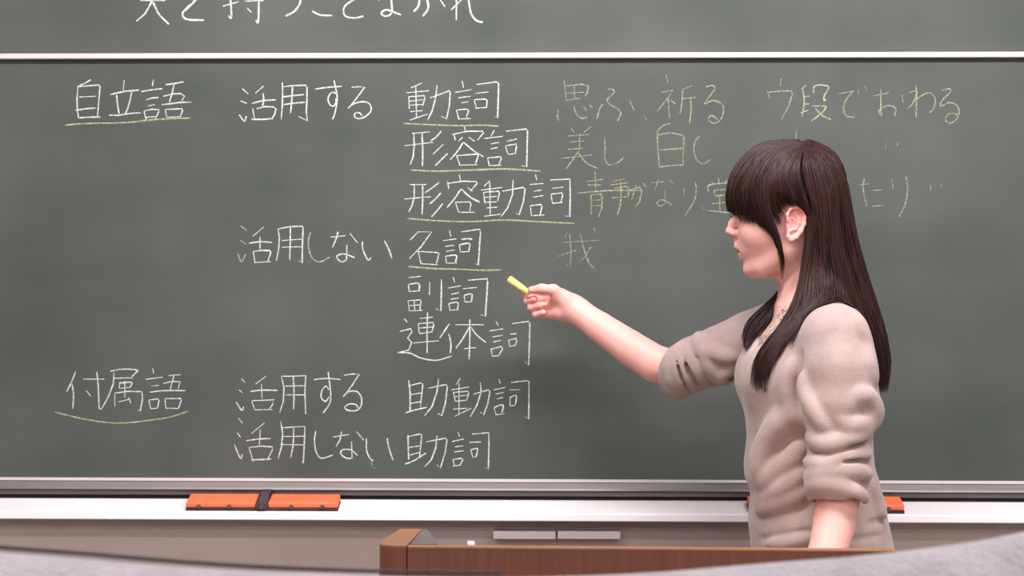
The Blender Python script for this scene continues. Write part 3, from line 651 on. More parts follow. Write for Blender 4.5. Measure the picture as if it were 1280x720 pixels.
class Shape:
    def __init__(self): self.ops = []

    def add(self, fn, lo, hi, k=0.01, mode='u'):
        self.ops.append((fn, np.array(lo) - k - 0.004, np.array(hi) + k + 0.004, k, mode)); return self

    # --- primitives
    def cone(self, a, b, ra, rb, k=0.01, mode='u', infl=0.0):
        a = V3(a); b = V3(b); ba = b - a; l2 = float(ba @ ba)

        def fn(x, y, z):
            px, py, pz = x - a[0], y - a[1], z - a[2]
            h = np.clip((px * ba[0] + py * ba[1] + pz * ba[2]) / l2, 0, 1)
            r = ra + (rb - ra) * h
            return np.sqrt((px - ba[0] * h) ** 2 + (py - ba[1] * h) ** 2 + (pz - ba[2] * h) ** 2) - r
        m = max(ra, rb)
        return self.add(fn, np.minimum(a, b) - m, np.maximum(a, b) + m, k, mode)

    def chain(self, pts, rs, k=0.01, mode='u'):
        for i in range(len(pts) - 1):
            self.cone(pts[i], pts[i + 1], rs[i], rs[i + 1], k, mode)
        return self

    def ell(self, c, r, k=0.01, mode='u', rot=None):
        c = V3(c); r = V3(r)
        Rm = np.eye(3, dtype=np.float32) if rot is None else np.array(rot, np.float32)  # rows: local axes

        def fn(x, y, z):
            px, py, pz = x - c[0], y - c[1], z - c[2]
            u = (Rm[0, 0] * px + Rm[0, 1] * py + Rm[0, 2] * pz) / r[0]
            v = (Rm[1, 0] * px + Rm[1, 1] * py + Rm[1, 2] * pz) / r[1]
            w_ = (Rm[2, 0] * px + Rm[2, 1] * py + Rm[2, 2] * pz) / r[2]
            k0 = np.sqrt(u * u + v * v + w_ * w_) + 1e-6
            k1 = np.sqrt((u / r[0]) ** 2 + (v / r[1]) ** 2 + (w_ / r[2]) ** 2) + 1e-6
            return k0 * (k0 - 1) / k1
        m = float(r.max())
        return self.add(fn, c - m, c + m, k, mode)

    def boxs(self, lo, hi, k=0.01, mode='s', rnd=0.0):
        lo = V3(lo); hi = V3(hi); c = (lo + hi) / 2; h = (hi - lo) / 2 - rnd

        def fn(x, y, z):
            qx, qy, qz = abs(x - c[0]) - h[0], abs(y - c[1]) - h[1], abs(z - c[2]) - h[2]
            return np.sqrt(np.maximum(qx, 0) ** 2 + np.maximum(qy, 0) ** 2 + np.maximum(qz, 0) ** 2) + np.minimum(np.maximum(qx, np.maximum(qy, qz)), 0) - rnd
        return self.add(fn, lo, hi, k, mode)

    def loft(self, rows, Yc, off=0.0, k=0.01, n=2.3, mode='u', rotk=0.0):
        """rows: (z, xfront, xback, halfwidth[, ycentre]) ; xfront < xback"""
        rows = sorted(rows); T = np.array([(r + (Yc,))[:5] if len(r) == 4 else r for r in rows], float)
        zz = np.linspace(T[0, 0], T[-1, 0], 160)
        cols = []
        for c in range(1, 5):
            v = np.interp(zz, T[:, 0], T[:, c])
            ker = np.hanning(11); ker /= ker.sum()
            vp = np.pad(v, 5, 'edge'); cols.append(np.convolve(vp, ker, 'valid'))
        z0, z1 = T[0, 0], T[-1, 0]

        def fn(x, y, z):
            zi = np.clip(z, z0, z1)
            xf, xb, hw, yc = (np.interp(zi.ravel(), zz, c).reshape(zi.shape) for c in cols)
            a = (xb - xf) / 2 + off; hw = hw + off
            u = abs(x - (xf + xb) / 2 - rotk * (y - yc)) / a; v = abs(y - yc) / hw
            g = (u ** n + v ** n) ** (1 / n) + 1e-6
            d = (g - 1) * np.minimum(a, hw) / (1 + 0 * g)
            dz = np.maximum(z - (z1 + off), (z0 - off) - z)
            return np.maximum(d, dz).astype(np.float32)
        m = 0.03 + off + abs(rotk) * 0.2
        return self.add(fn, (T[:, 1].min() - m, (T[:, 4] - T[:, 3]).min() - m, z0 - m), (T[:, 2].max() + m, (T[:, 4] + T[:, 3]).max() + m, z1 + m), k, mode)

    @staticmethod
    def comb(f, d, k, mode):
        if mode == 'u':
            h = np.maximum(k - abs(f - d), 0) / k
            return np.minimum(f, d) - h * h * k * 0.25
        if mode == 's':
            d = -d
        h = np.maximum(k - abs(f - d), 0) / k
        return np.maximum(f, d) + h * h * k * 0.25

    def grid(self, xs, ys, zs):
        F = np.full((len(xs), len(ys), len(zs)), 0.5, np.float32)
        for fn, lo, hi, k, mode in self.ops:
            i0, i1 = np.searchsorted(xs, [lo[0], hi[0]]); j0, j1 = np.searchsorted(ys, [lo[1], hi[1]]); k0, k1 = np.searchsorted(zs, [lo[2], hi[2]])
            if i1 <= i0 or j1 <= j0 or k1 <= k0: continue
            X = xs[i0:i1, None, None]; Y = ys[None, j0:j1, None]; Z = zs[None, None, k0:k1]
            d = fn(X, Y, Z)
            sub = F[i0:i1, j0:j1, k0:k1]
            F[i0:i1, j0:j1, k0:k1] = self.comb(sub, d, k, mode)
        return F

    def at(self, p):
        x, y, z = p[:, 0], p[:, 1], p[:, 2]
        F = np.full(len(p), 0.5)
        for fn, lo, hi, k, mode in self.ops:
            m = ((p >= lo) & (p <= hi)).all(1)
            if m.any():
                F[m] = self.comb(F[m], fn(x[m], y[m], z[m]), k, mode)
        return F

    def grad(self, p, e=0.0015):
        g = np.stack([self.at(p + e * np.eye(3)[i]) - self.at(p - e * np.eye(3)[i]) for i in range(3)], 1)
        return g / (np.linalg.norm(g, axis=1)[:, None] + 1e-9)

    def mesh(self, xs, ys, zs):
        xs, ys, zs = (np.asarray(a, np.float32) for a in (xs, ys, zs))
        F = self.grid(xs, ys, zs)
        I = F < 0
        nx, ny, nz = F.shape
        cnt = np.zeros((nx - 1, ny - 1, nz - 1), np.int8)
        for a in (0, 1):
            for b in (0, 1):
                for c in (0, 1):
                    cnt += I[a:nx - 1 + a, b:ny - 1 + b, c:nz - 1 + c]
        ci, cj, ck = np.nonzero((cnt > 0) & (cnt < 8))
        idx = np.full(cnt.shape, -1, np.int32)
        idx[ci, cj, ck] = np.arange(len(ci))
        acc = np.zeros((len(ci), 3)); num = np.zeros(len(ci))
        corners = [(a, b, c) for a in (0, 1) for b in (0, 1) for c in (0, 1)]
        val = {c: F[ci + c[0], cj + c[1], ck + c[2]] for c in corners}
        pos = {c: np.stack([xs[ci + c[0]], ys[cj + c[1]], zs[ck + c[2]]], 1) for c in corners}
        for c in corners:
            for ax in range(3):
                if c[ax]: continue
                d = list(c); d[ax] = 1; d = tuple(d)
                m = (val[c] < 0) != (val[d] < 0)
                t = np.where(m, val[c] / (val[c] - val[d] + 1e-12), 0)
                acc += np.where(m[:, None], pos[c] + (pos[d] - pos[c]) * t[:, None], 0); num += m
        V = acc / np.maximum(num, 1)[:, None]
        quads = []
        for ax in range(3):
            sl0 = [slice(None)] * 3; sl1 = [slice(None)] * 3
            sl0[ax] = slice(0, -1); sl1[ax] = slice(1, None)
            ch = I[tuple(sl0)] != I[tuple(sl1)]
            e = np.stack(np.nonzero(ch), 1)
            o1, o2 = [(1, 2), (2, 0), (0, 1)][ax]
            ok = (e[:, o1] > 0) & (e[:, o2] > 0) & (e[:, o1] < F.shape[o1] - 1) & (e[:, o2] < F.shape[o2] - 1)
            e = e[ok]
            ins = I[e[:, 0], e[:, 1], e[:, 2]]
            q = []
            for (s, t) in ((1, 1), (0, 1), (0, 0), (1, 0)):
                f = e.copy(); f[:, o1] -= s; f[:, o2] -= t
                q.append(idx[f[:, 0], f[:, 1], f[:, 2]])
            q = np.stack(q, 1)
            q[~ins] = q[~ins][:, ::-1]
            quads.append(q)
        Q = np.concatenate(quads)
        return V, Q


def mesh_obj(name, V, Q, mat, parent, smooth=True, attrs=None):
    me = bpy.data.meshes.new(name)
    me.vertices.add(len(V)); me.vertices.foreach_set('co', np.asarray(V, np.float32).ravel())
    k = Q.shape[1]
    me.loops.add(len(Q) * k); me.loops.foreach_set('vertex_index', Q.astype(np.int32).ravel())
    me.polygons.add(len(Q)); me.polygons.foreach_set('loop_start', np.arange(0, len(Q) * k, k, dtype=np.int32))
    me.update(calc_edges=True)
    me.validate()
    for nm, a in (attrs or {}).items():
        at = me.attributes.new(nm, 'FLOAT', 'POINT'); at.data.foreach_set('value', np.asarray(a, np.float32))
    return put(name, me, mat, parent, smooth)


def axis(*seg):
    """non-uniform axis: (start, step), (start, step) ..., end"""
    out = []
    for (a, st), nxt in zip(seg[:-1], seg[1:]):
        e = nxt[0] if isinstance(nxt, tuple) else nxt
        n = max(1, int(round((e - a) / st)))
        out += list(np.linspace(a, e, n, endpoint=False))
    out.append(seg[-1])
    return np.array(out)


# ------------------------------------------------------------------ the person
YP = -0.42
MPX = (P(1000, 300, YP) - P(900, 300, YP)).length / 100     # metres per photo pixel at the person


def H(px, py, dy=0.0):
    """head-frame point: affine at the person's plane, dy in metres (negative = towards the room)"""
    p = PA(px, py, YP); p[1] += dy; return p


hx = lambda px: H(px, 300)[0]
hz = lambda py: H(1000, py)[2]

person = empty('person', (hx(1020), YP, 0))
tag(person, 'person in a beige sweater with long dark hair, pointing at the chalkboard with yellow chalk', 'person')

# ---- head profile rows (z, front x, back x, half width)
hd = [(178, 975, 1010, .010), (182, 950, 1028, .034), (190, 936, 1043, .052), (205, 926, 1052, .065), (225, 921, 1056, .073), (245, 919.5, 1056, .0755), (256, 918.5, 1054, .075),
      (264, 919.5, 1053, .073), (271, 924, 1050, .070), (280, 923, 1046, .068), (290, 922, 1040, .066), (298, 921.5, 1034, .063),
      (306, 922, 1026, .059), (316, 925, 1014, .053), (324, 930, 1000, .047), (332, 931, 990, .039), (338, 931.5, 984, .031), (342.5, 934, 978, .022), (346, 943, 968, .010)]
body = Shape()
body.loft([(hz(a), hx(b), hx(c), d) for a, b, c, d in hd], YP, k=0.008, n=2.15)
# jaw corner, cheeks, chin
body.cone(H(980, 318, -.045), H(952, 338, -.024), .016, .012, .02); body.cone(H(980, 318, .045), H(952, 338, .024), .016, .012, .02)
body.ell(H(941, 336.5), (.0135, .016, .012), .014)
for s in (-1, 1):
    body.ell(H(943, 290, s * .038), (.022, .015, .020), .03)
    body.ell(H(927, 269, s * .033), (.012, .016, .009), .010, 's')          # socket
    body.ell(H(930, 268.5, s * .031), (.0132, .0140, .0124), .003)          # lids over the eyeball
    body.cone(H(920.5, 259, s * .012), H(926, 257, s * .042), .005, .0045, .012)  # brow ridge
# nose
body.chain([H(921, 271), H(916, 279), H(912.2, 287.5)], [.0055, .0058, .0062], .009)
body.ell(H(912, 289.5), (.0068, .0075, .0058), .005)
for s in (-1, 1):
    body.ell(H(918, 292, s * .0095), (.0085, .0055, .0058), .006)
    body.ell(H(917.5, 297.3, s * .0055), (.0045, .0025, .0028), .002, 's')
body.cone(H(920.5, 297), H(921, 303), .0045, .005, .006)
# mouth: muzzle, lips, parted line
body.ell(H(932.5, 311), (.0130, .024, .0165), .014)
body.chain([H(932, 313.5, -.021), H(925, 309.5, -.012), H(921.5, 308, -.003), H(921.5, 308, .003), H(925, 309.5, .012), H(932, 313.5, .021)], [.002, .0036, .0043, .0043, .0036, .002], .004)
body.chain([H(933, 317, -.019), H(929.5, 320, -.010), H(927.5, 321, 0), H(929.5, 320, .010), H(933, 317, .019)], [.002, .0038, .0046, .0038, .002], .004)
body.chain([H(933, 316, -.023), H(925, 315, -.010), H(921, 314.6, 0), H(925, 315, .010), H(933, 316, .023)], [.0024, .0032, .0036, .0032, .0024], .002, 's')
# ears
for s in (-1, 1):
    ec = lambda a, b, d: H(a - 9, b + 3, s * d)
    body.ell(ec(996, 280, .0735), (.0165, .0065, .0255), .006, rot=[(0.985, 0.0, -0.17), (0, 1, 0), (0.17, 0.0, 0.985)])
    body.ell(ec(992.5, 282, .0815), (.0085, .0070, .0130), .004, 's')
    body.ell(ec(997.5, 271, .0815), (.0085, .0050, .0070), .004, 's')
    hel = [(986, 277), (985.5, 269), (989.5, 262.5), (997, 260.5), (1004, 264), (1007.5, 272), (1006.5, 281), (1002, 290), (996, 297), (990, 300), (986.5, 296), (986.5, 289)]
    body.chain([ec(a, b, .0795) for a, b in hel], [.0022, .0026, .0028, .003, .003, .003, .003, .0032, .0042, .0045, .0035, .002], .003)
    body.chain([ec(a, b, .079) for a, b in [(989, 289), (996, 287), (1000, 280), (1000, 274), (996, 269)]], [.002, .0022, .0022, .002, .0018], .003)
    body.cone(ec(987.5, 280, .076), ec(987.5, 285, .076), .0028, .0025, .003)
# neck and torso under the clothes
body.cone(H(1012, 305), H(1017, 402), .052, .056, .022)
body.cone(H(996, 345, -.018), H(990, 385, -.012), .020, .022, .02); body.cone(H(996, 345, .018), H(990, 385, .012), .020, .022, .02)
ts = [(352, 1000, 1040, .045), (370, 985, 1050, .058), (385, 975, 1062, .09), (400, 962, 1072, .125), (420, 946, 1080, .15), (450, 934, 1086, .157), (480, 928, 1088, .157), (510, 931, 1088, .152),
      (545, 934, 1086, .145), (580, 930, 1088, .145), (598, 931, 1094, .150), (612, 938, 1096, .150), (625, 938, 1100, .153), (650, 935, 1105, .160), (683, 939, 1112, .165), (704, 941, 1116, .167)]
rows = [(hz(a), hx(b), hx(c), d) for a, b, c, d in ts]
YT = YP - 0.005
body.loft(rows[2:], YT, off=-0.012, k=0.03)
NS = PA(1050, 421, -0.585); FS = PA(983, 408, -0.295)          # near and far shoulder joints
body.cone(H(1020, 392), NS, .042, .045, .03); body.cone(H(1012, 392), FS, .042, .045, .03)
NE = PA(1052, 598, -0.604); NW = PA(1006, 752, -0.690)
body.chain([NS, (NS + NE) / 2, NE], [.044, .042, .037], .003)
body.chain([NE, PA(1043, 655, -.63), PA(1034, 692, -.652), NW], [.036, .0345, .0315, .0230], .003)
FE = PA(848, 463, -0.200); FW = PA(715, 384.5, -0.125)
body.chain([FS, (FS + FE) / 2, FE], [.046, .042, .036], .003)
body.chain([FE, PA(818, 454, -.185), PA(787, 434.5, -.168), PA(750, 409, -.146), FW], [.036, .0355, .0338, .0292, .0238], .002)
# hips and legs
body.cone(H(1020, 720, -.07), H(1020, 720, .07), .095, .095, .05)
for s in (-1, 1):
    hp = H(1020, 745, s * .085); kn = np.array((hx(1014), YP + s * .085, .46)); an = np.array((hx(1022), YP + s * .085, .09))
    body.chain([hp, kn, an], [.082, .055, .038], .03)
    body.chain([an, an + np.array((-.12, s * .01, -.05))], [.036, .025], .02)


def hand(body, rows, thumb, palm, rad, k=0.004):
    for pr_, rr_ in palm: body.chain(pr_, rr_, .006)
    for f, r0 in rows: body.chain(f, [r0 * 1.04, r0, r0 * .92, r0 * .84], k)
    body.chain(thumb, [rad * 1.5, rad * 1.22, rad * 1.05, rad * .86], .006)


# pointing hand: palm side towards the room, chalk pinched between thumb and forefinger
A = PA
mc = [A(688, 363, -.108), A(686, 372, -.101), A(688, 381, -.100), A(692, 390, -.102)]
palm = [([FW, A(700, 371, -.117), mc[0]], [.0225, .016, .0105]), ([FW, A(700, 378, -.113), mc[1]], [.0225, .0165, .0105]),
        ([FW, A(702, 385, -.113), mc[2]], [.0225, .0165, .0105]), ([FW, A(704, 391, -.115), mc[3]], [.021, .015, .010]),
        ([A(714, 389, -.127), A(701, 391, -.129)], [.018, .0125])]
fing = [([mc[0], A(667, 366, -.104), A(657.5, 369.5, -.113), A(652.5, 362.5, -.122)], .0078),
        ([mc[1], A(664.5, 374.5, -.105), A(659, 376, -.123), A(668, 374, -.136)], .0080),
        ([mc[2], A(667, 383.5, -.106), A(664, 384.5, -.126), A(675, 382, -.138)], .0076),
        ([mc[3], A(673, 392, -.109), A(669.5, 393, -.127), A(679, 390.5, -.138)], .0068)]
thumb = [A(708, 373, -.138), A(692, 362.5, -.146), A(677, 361, -.146), A(664.5, 362.5, -.142)]
hand(body, fing, thumb, palm, .0085)
body.cone(A(706, 389, -.122), A(682, 391.5, -.112), .0160, .0105, .012)
body.cone(A(722, 389, -.129), A(709, 381, -.124), .0245, .0220, .012)
body.cone(A(706, 377, -.136), A(696, 372, -.140), .0145, .0105, .01)

# resting hand on the lectern's work surface, fingers forward-left, lightly curled
hz0 = 0.80
wr = np.array(NW)
tb = np.array((-0.62, -0.05, 0.0)); tb = np.array((-0.93, -0.36, 0)); tb /= np.linalg.norm(tb); lat = np.array((-tb[1], tb[0], 0))
mcz = 0.822
palm = []; fing = []
base = wr + tb * .075; base[2] = mcz
for q, (o_, L_) in enumerate(((-.030, .070), (-.010, .078), (.011, .072), (.030, .058))):
    m_ = base + lat * o_ * 1.0
    palm.append(([wr, (wr + m_) / 2 + np.array((0, 0, .004)), m_], [.021, .0155, .0105]))
    p1 = m_ + tb * L_ * .45 + np.array((0, 0, .004)); p2 = p1 + tb * L_ * .32 + np.array((0, 0, -.012)); p3 = p2 + tb * L_ * .22 + np.array((0, 0, -.010))
    fing.append(([m_, p1, p2, p3], .0075))
th0 = wr + tb * .02 - lat * .012
thumb = [th0, th0 + tb * .03 - lat * .028 + np.array((0, 0, -.012)), th0 + tb * .058 - lat * .036 + np.array((0, 0, -.02)), th0 + tb * .08 - lat * .036 + np.array((0, 0, -.024))]
hand(body, fing, thumb, palm, .0085)

# ---- sweater
sw = Shape()
RK = 0.0
sw.loft(rows[3:], YT, off=0.0, k=0.02, rotk=RK)
sw.cone(H(1020, 400), NS, .050, .050, .035); sw.cone(H(1010, 400), FS, .050, .052, .035)
# chest fullness
sw.ell(H(956, 470, -.055), (.042, .055, .05), .04); sw.ell(H(955, 468, .045), (.042, .05, .05), .04)
# near sleeve
sw.chain([PA(1042, 424, -.582), PA(1047, 462, -.592), PA(1051, 505, -.60), PA(1050, 552, -.605), PA(1047, 592, -.612), PA(1046, 612, -.618)],
         [.0575, .0640, .0635, .0515, .0530, .050], .006)
# far sleeve
sw.chain([PA(982, 410, -.295), PA(940, 428, -.272), PA(902, 443, -.245), PA(868, 455, -.222), PA(845, 463, -.205)],
         [.057, .0585, .0545, .0515, .0450], .004)
sw.cone(PA(851, 478, -.212), PA(848, 486, -.212), .030, .020, .02)

def ray_hit(px, py, t0=2.2, shape=None):
    d = ROT @ Vector((px - 640, 360 - py, -FPX)); d.normalize()
    d = np.array(d); o = np.array(CAM); t = t0
    for _ in range(160):
        p = o + d * t
        v = float((shape or sw).at(p[None, :])[0])
        if v < 0.0006: return p
        t += min(v * 0.8, 0.03)
        if t > 3.45: break
    return None


def fold(pts, r=.006, mode='u', k=.012, depth=0.0):
    """soft ridge (or crease) laid along the cloth"""
    q = catmull(np.array(pts, float), 5)
    hit = [ray_hit(a, b) for a, b in q]
    runs = [[]]
    for h_ in hit:
        if h_ is None or (runs[-1] and abs(h_[1] - runs[-1][-1][1]) > .016): runs.append([])
        if h_ is not None: runs[-1].append(h_)
    hit = max(runs, key=len)
    n = len(hit)
    if n < 2: return None
    rs = [r * ((0.35 if mode == 'u' else 0.05) + (0.65 if mode == 'u' else 0.95) * math.sin(math.pi * min(max(i / (n - 1), .03), .97)) ** 0.6) for i in range(n)]
    return (hit, rs, k, mode, depth)


F = []
U = lambda pts, r=.007, k=.016: F.append(fold(pts, r, 'u', k, .45))
C = lambda pts, r=.004, k=.010: F.append(fold(pts, r * .8, 's', k, -.65))
# near sleeve: bunched rings under the elbow puff
U([(1012, 545), (1030, 556), (1055, 553), (1076, 542), (1088, 520)], .010); C([(1008, 566), (1030, 572), (1055, 566), (1082, 548)], .005)

U([(1008, 577), (1030, 582), (1060, 574), (1086, 566)], .008); C([(1008, 588), (1035, 588), (1060, 580), (1087, 577)], .0055)
U([(1009, 598), (1030, 594), (1060, 590), (1087, 592)], .008); C([(1012, 606), (1030, 601), (1050, 604), (1083, 606)], .0035)
U([(1012, 611), (1028, 606), (1045, 607), (1064, 614), (1082, 624)], .008); C([(1062, 623), (1072, 629), (1080, 634)], .002)
U([(1062, 512), (1070, 498), (1082, 495), (1096, 502)], .006)
U([(1090, 505), (1094, 515), (1090, 532)], .007)
U([(1004, 470), (1008, 492), (1018, 515), (1032, 535)], .007); C([(1001, 440), (999, 462), (1001, 482)], .005)
U([(1052, 525), (1064, 533), (1078, 528)], .007)
U([(1072, 395), (1081, 420), (1088, 450), (1093, 478)], .004)
# far sleeve: gathered folds above the cuff
for a, b, r in (((842, 428), (858, 497), .0075), ((850, 424), (868, 492), .006), ((858, 421), (880, 480), .006), ((835, 447), (848, 495), .006), ((872, 418), (884, 446), .005)):
    U([a, ((a[0] + b[0]) / 2 - 3, (a[1] + b[1]) / 2 + 2), b], r)
for a, b, r in (((847, 442), (864, 492), .0032), ((856, 442), (874, 484), .0028), ((874, 446), (898, 474), .004)):
    C([a, ((a[0] + b[0]) / 2 - 2, (a[1] + b[1]) / 2 + 2), b], r)
U([(885, 437), (905, 446), (928, 448)], .006); U([(880, 450), (897, 470), (910, 474)], .006); U([(902, 470), (918, 462), (934, 458)], .005); C([(898, 474), (914, 468), (930, 464)], .003)
# torso: blouse over the waist and swags
U([(938, 634), (960, 622), (985, 608), (1006, 588)], .009, .02); C([(938, 648), (960, 640), (990, 630), (1015, 622)], .006, .012)
U([(940, 641), (965, 634), (995, 622), (1012, 612)], .008, .016)
C([(945, 673), (970, 673), (995, 668), (1014, 664)], .003, .01); U([(940, 679), (975, 680), (1010, 674)], .006, .014)
U([(995, 455), (985, 475), (988, 505), (1005, 530)], .005, .02)
U([(950, 600), (955, 570), (965, 545), (985, 520)], .006, .03); U([(1000, 560), (990, 575), (970, 590), (948, 612)], .006, .02)
U([(1088, 600), (1096, 625), (1103, 650)], .006, .015); C([(1086, 655), (1096, 652), (1108, 650)], .003, .008)
C([(1060, 676), (1085, 672), (1110, 668)], .003, .008)
for f in F:
    if f is None: continue
    hit, rs, k, mode, depth = f
    cam_dir = np.array([0, 1.0, 0])
    pts = [h + cam_dir * r * depth for h, r in zip(hit, rs)]
    sw.chain(pts, rs, k, mode)
# neck hole and V
sw.cone(H(1014, 330), H(1016, 392), .058, .060, .006, 's')
sw.chain([H(992, 376, -.015), H(966, 404, -.045), H(945, 442, -.065)], [.066, .056, .012], .006, 's')
# cuffs open a little around the forearms
sw.cone(PA(1044, 650, -.628), PA(1036, 690, -.65), .049, .05, .006, 's'); sw.cone(PA(1050, 612, -.61), PA(1044, 650, -.628), .0375, .041, .006, 's')
sw.cone(PA(834, 461, -.194), PA(800, 443, -.175), .0385, .045, .005, 's')

h = 0.0026
V, Q = sw.mesh(axis((hx(795), h), hx(1150)), axis((-.74, h), -.13), axis((hz(712), h), hz(355)))
o = mesh_obj('sweater', V, Q, M_SWEATER, person)
md = o.modifiers.new('relax', 'SMOOTH'); md.factor = .5; md.iterations = 8

# keep the skin under the cloth from poking through is built into the radii; blouse in the V
bl = Shape()
bl.loft(rows[2:9], YT, off=-0.006, k=0.02)
bl.cone(H(1016, 385), H(1020, 398), .062, .064, .02)
bl.cone(H(1014, 392), FS, .044, .044, .03); bl.cone(H(1020, 392), NS, .044, .044, .03)
bl.cone(H(1012, 325), H(1013, 376), .0545, .058, .004, 's')
h = 0.004
V, Q = bl.mesh(axis((hx(915), h), hx(1110)), axis((-.64, h), -.24), axis((hz(540), h), hz(360)))
mesh_obj('blouse', V, Q, M_BLOUSE, person)

# trousers and shoes, behind the lectern
tr = Shape()
tr.cone(H(1022, 715, -.07), H(1022, 715, .07), .108, .108, .05)
for s in (-1, 1):
    hp = H(1020, 745, s * .085); kn = np.array((hx(1014), YP + s * .085, .46)); an = np.array((hx(1022), YP + s * .085, .11))
    tr.chain([hp, kn, an], [.096, .068, .058], .03)
h = .008
V, Q = tr.mesh(axis((hx(1020) - .25, h), hx(1020) + .25), axis((YP - .3, h), YP + .3), axis((.03, h), 1.05))
mesh_obj('trousers', V, Q, M_TROUSER, person)
for s in (-1, 1):
    sh = Shape(); an = np.array((hx(1022), YP + s * .085, .05))
    sh.chain([an + np.array((.03, 0, 0)), an + np.array((-.06, s * .004, -.002)), an + np.array((-.15, s * .012, -.012))], [.045, .042, .034], .02)
    sh.boxs((-2, -2, -.2), (2, 2, .0), .004, 's')
    V, Q = sh.mesh(axis((an[0] - .25, .005), an[0] + .12), axis((an[1] - .1, .005), an[1] + .1), axis((-.02, .005), .12))
    mesh_obj('shoe', V, Q, M_SHOE, person)

# body mesh (fine around hand and head)
xs = axis((A(640, 0, -.12)[0], .0015), (A(722, 0, -.12)[0], .004), (hx(898), .0016), (hx(1012), .0022), (hx(1068), .004), hx(1125))
ys = axis((-.80, .004), (-.72, .003), (-.515, .0019), (-.325, .004), (-.165, .0015), -.08)
zs = axis((0.0, .008), (.75, .003), (.86, .005), (A(0, 408, -.12)[2], .0015), (A(0, 352, -.12)[2], .0016), (hz(255), .0030), hz(172))
V, Q = body.mesh(xs, ys, zs)


def near(V, pts, r):
    d = np.full(len(V), 9.0)
    for a, b in zip(pts[:-1], pts[1:]):
        ba = b - a; t = np.clip(((V - a) @ ba) / (ba @ ba), 0, 1)
        d = np.minimum(d, np.linalg.norm(V - a - t[:, None] * ba, axis=1))
    return np.clip(1.4 - d / r, 0, 1)


lipm = np.maximum(near(V, [H(931.5, 313.3, -.019), H(921.5, 308.5, 0), H(931.5, 313.3, .019)], .0052), near(V, [H(933, 317, -.017), H(927, 320.5, 0), H(933, 317, .017)], .0052))
flush = np.maximum.reduce([near(V, [f[0][-2], f[0][-1]], .011) for f in [([None, None, A(657.5, 369.5, -.113), A(652.5, 362.5, -.122)], 0), ([None, None, A(659, 376, -.123), A(668, 374, -.136)], 0),
                           ([None, None, A(664, 384.5, -.126), A(675, 382, -.138)], 0)]] + [near(V, [A(677, 361, -.146), A(664, 363, -.142)], .011) * .8]) * .45
flush = np.maximum(flush, near(V, [H(980, 297, -.082), H(984, 283, -.082), H(991, 268, -.082)], .016) * .55)
mesh_obj('body', V, Q, M_SKIN, person, attrs={'lip': lipm * .75, 'flush': flush})

# eyes, lashes, brows
for s in (-1, 1):
    c = H(929.8, 270.0, s * .0315)
    bm = bmesh.new(); bmesh.ops.create_uvsphere(bm, u_segments=20, v_segments=14, radius=.0108)
    bmesh.ops.translate(bm, verts=bm.verts, vec=c)
    e = bm_obj('eye', bm, M_EYEW, person, True)
    bm = bmesh.new(); bmesh.ops.create_uvsphere(bm, u_segments=16, v_segments=10, radius=.0058)
    for v in bm.verts: v.co.x *= .45
    bmesh.ops.translate(bm, verts=bm.verts, vec=(c[0] - .0098, c[1], c[2] - .0005))
    bm_obj('iris', bm, M_EYED, e, True)


def tubes(name, lines, rads, mat, parent, sides=4, kind=None, label=None):
    vs = []; fs = []; base = 0
    allv = []; allq = []
    ang = np.arange(sides) * 2 * math.pi / sides
    for L_, r in zip(lines, rads):
        L_ = np.asarray(L_); n = len(L_)
        T = np.gradient(L_, axis=0); T /= np.linalg.norm(T, axis=1)[:, None] + 1e-9
        ref = np.array((0.13, 1.0, 0.21)); N = np.cross(T, ref); N /= np.linalg.norm(N, axis=1)[:, None] + 1e-9
        B = np.cross(T, N)
        ring = L_[:, None, :] + r[:, None, None] * (np.cos(ang)[None, :, None] * N[:, None, :] + np.sin(ang)[None, :, None] * B[:, None, :])
        allv.append(ring.reshape(-1, 3))
        i = np.arange(n - 1)[:, None] * sides; k = np.arange(sides)[None, :]; k2 = (k + 1) % sides
        q = np.stack([i + k, i + k2, i + sides + k2, i + sides + k], -1).reshape(-1, 4) + base
        allq.append(q); base += n * sides
    o = mesh_obj(name, np.concatenate(allv), np.concatenate(allq), mat, parent)
    if kind: o['kind'] = kind
    if label: o['label'] = label
    return o


for s in (-1, 1):
    lines = []; rads = []
    for q in range(9):
        t = q / 8
        a = H(921.5 + 6.5 * t * t, 268.2 + 1.2 * t, s * (.023 + .021 * t)); b = a + np.array((-.0065 - .002 * (1 - t), s * .002, -.0018)); c = b + np.array((-.002, s * .001, .0014))
        lines.append(catmull([a, b, c], 3)); rads.append(np.linspace(.0007, .0003, len(lines[-1])))
    a = catmull([H(922.5, 269.2, s * .019), H(920.0, 267.6, s * .030), H(929.5, 269.8, s * .0455)], 5); lines.append(a); rads.append(np.full(len(a), .0010))
    tubes('eyelashes', lines, rads, M_EYED, person)

# ------------------------------------------------------------------ hair
solid = Shape()          # what hair must stay outside of
solid.ops = sw.ops[:len(sw.ops)]
bodyhead = body


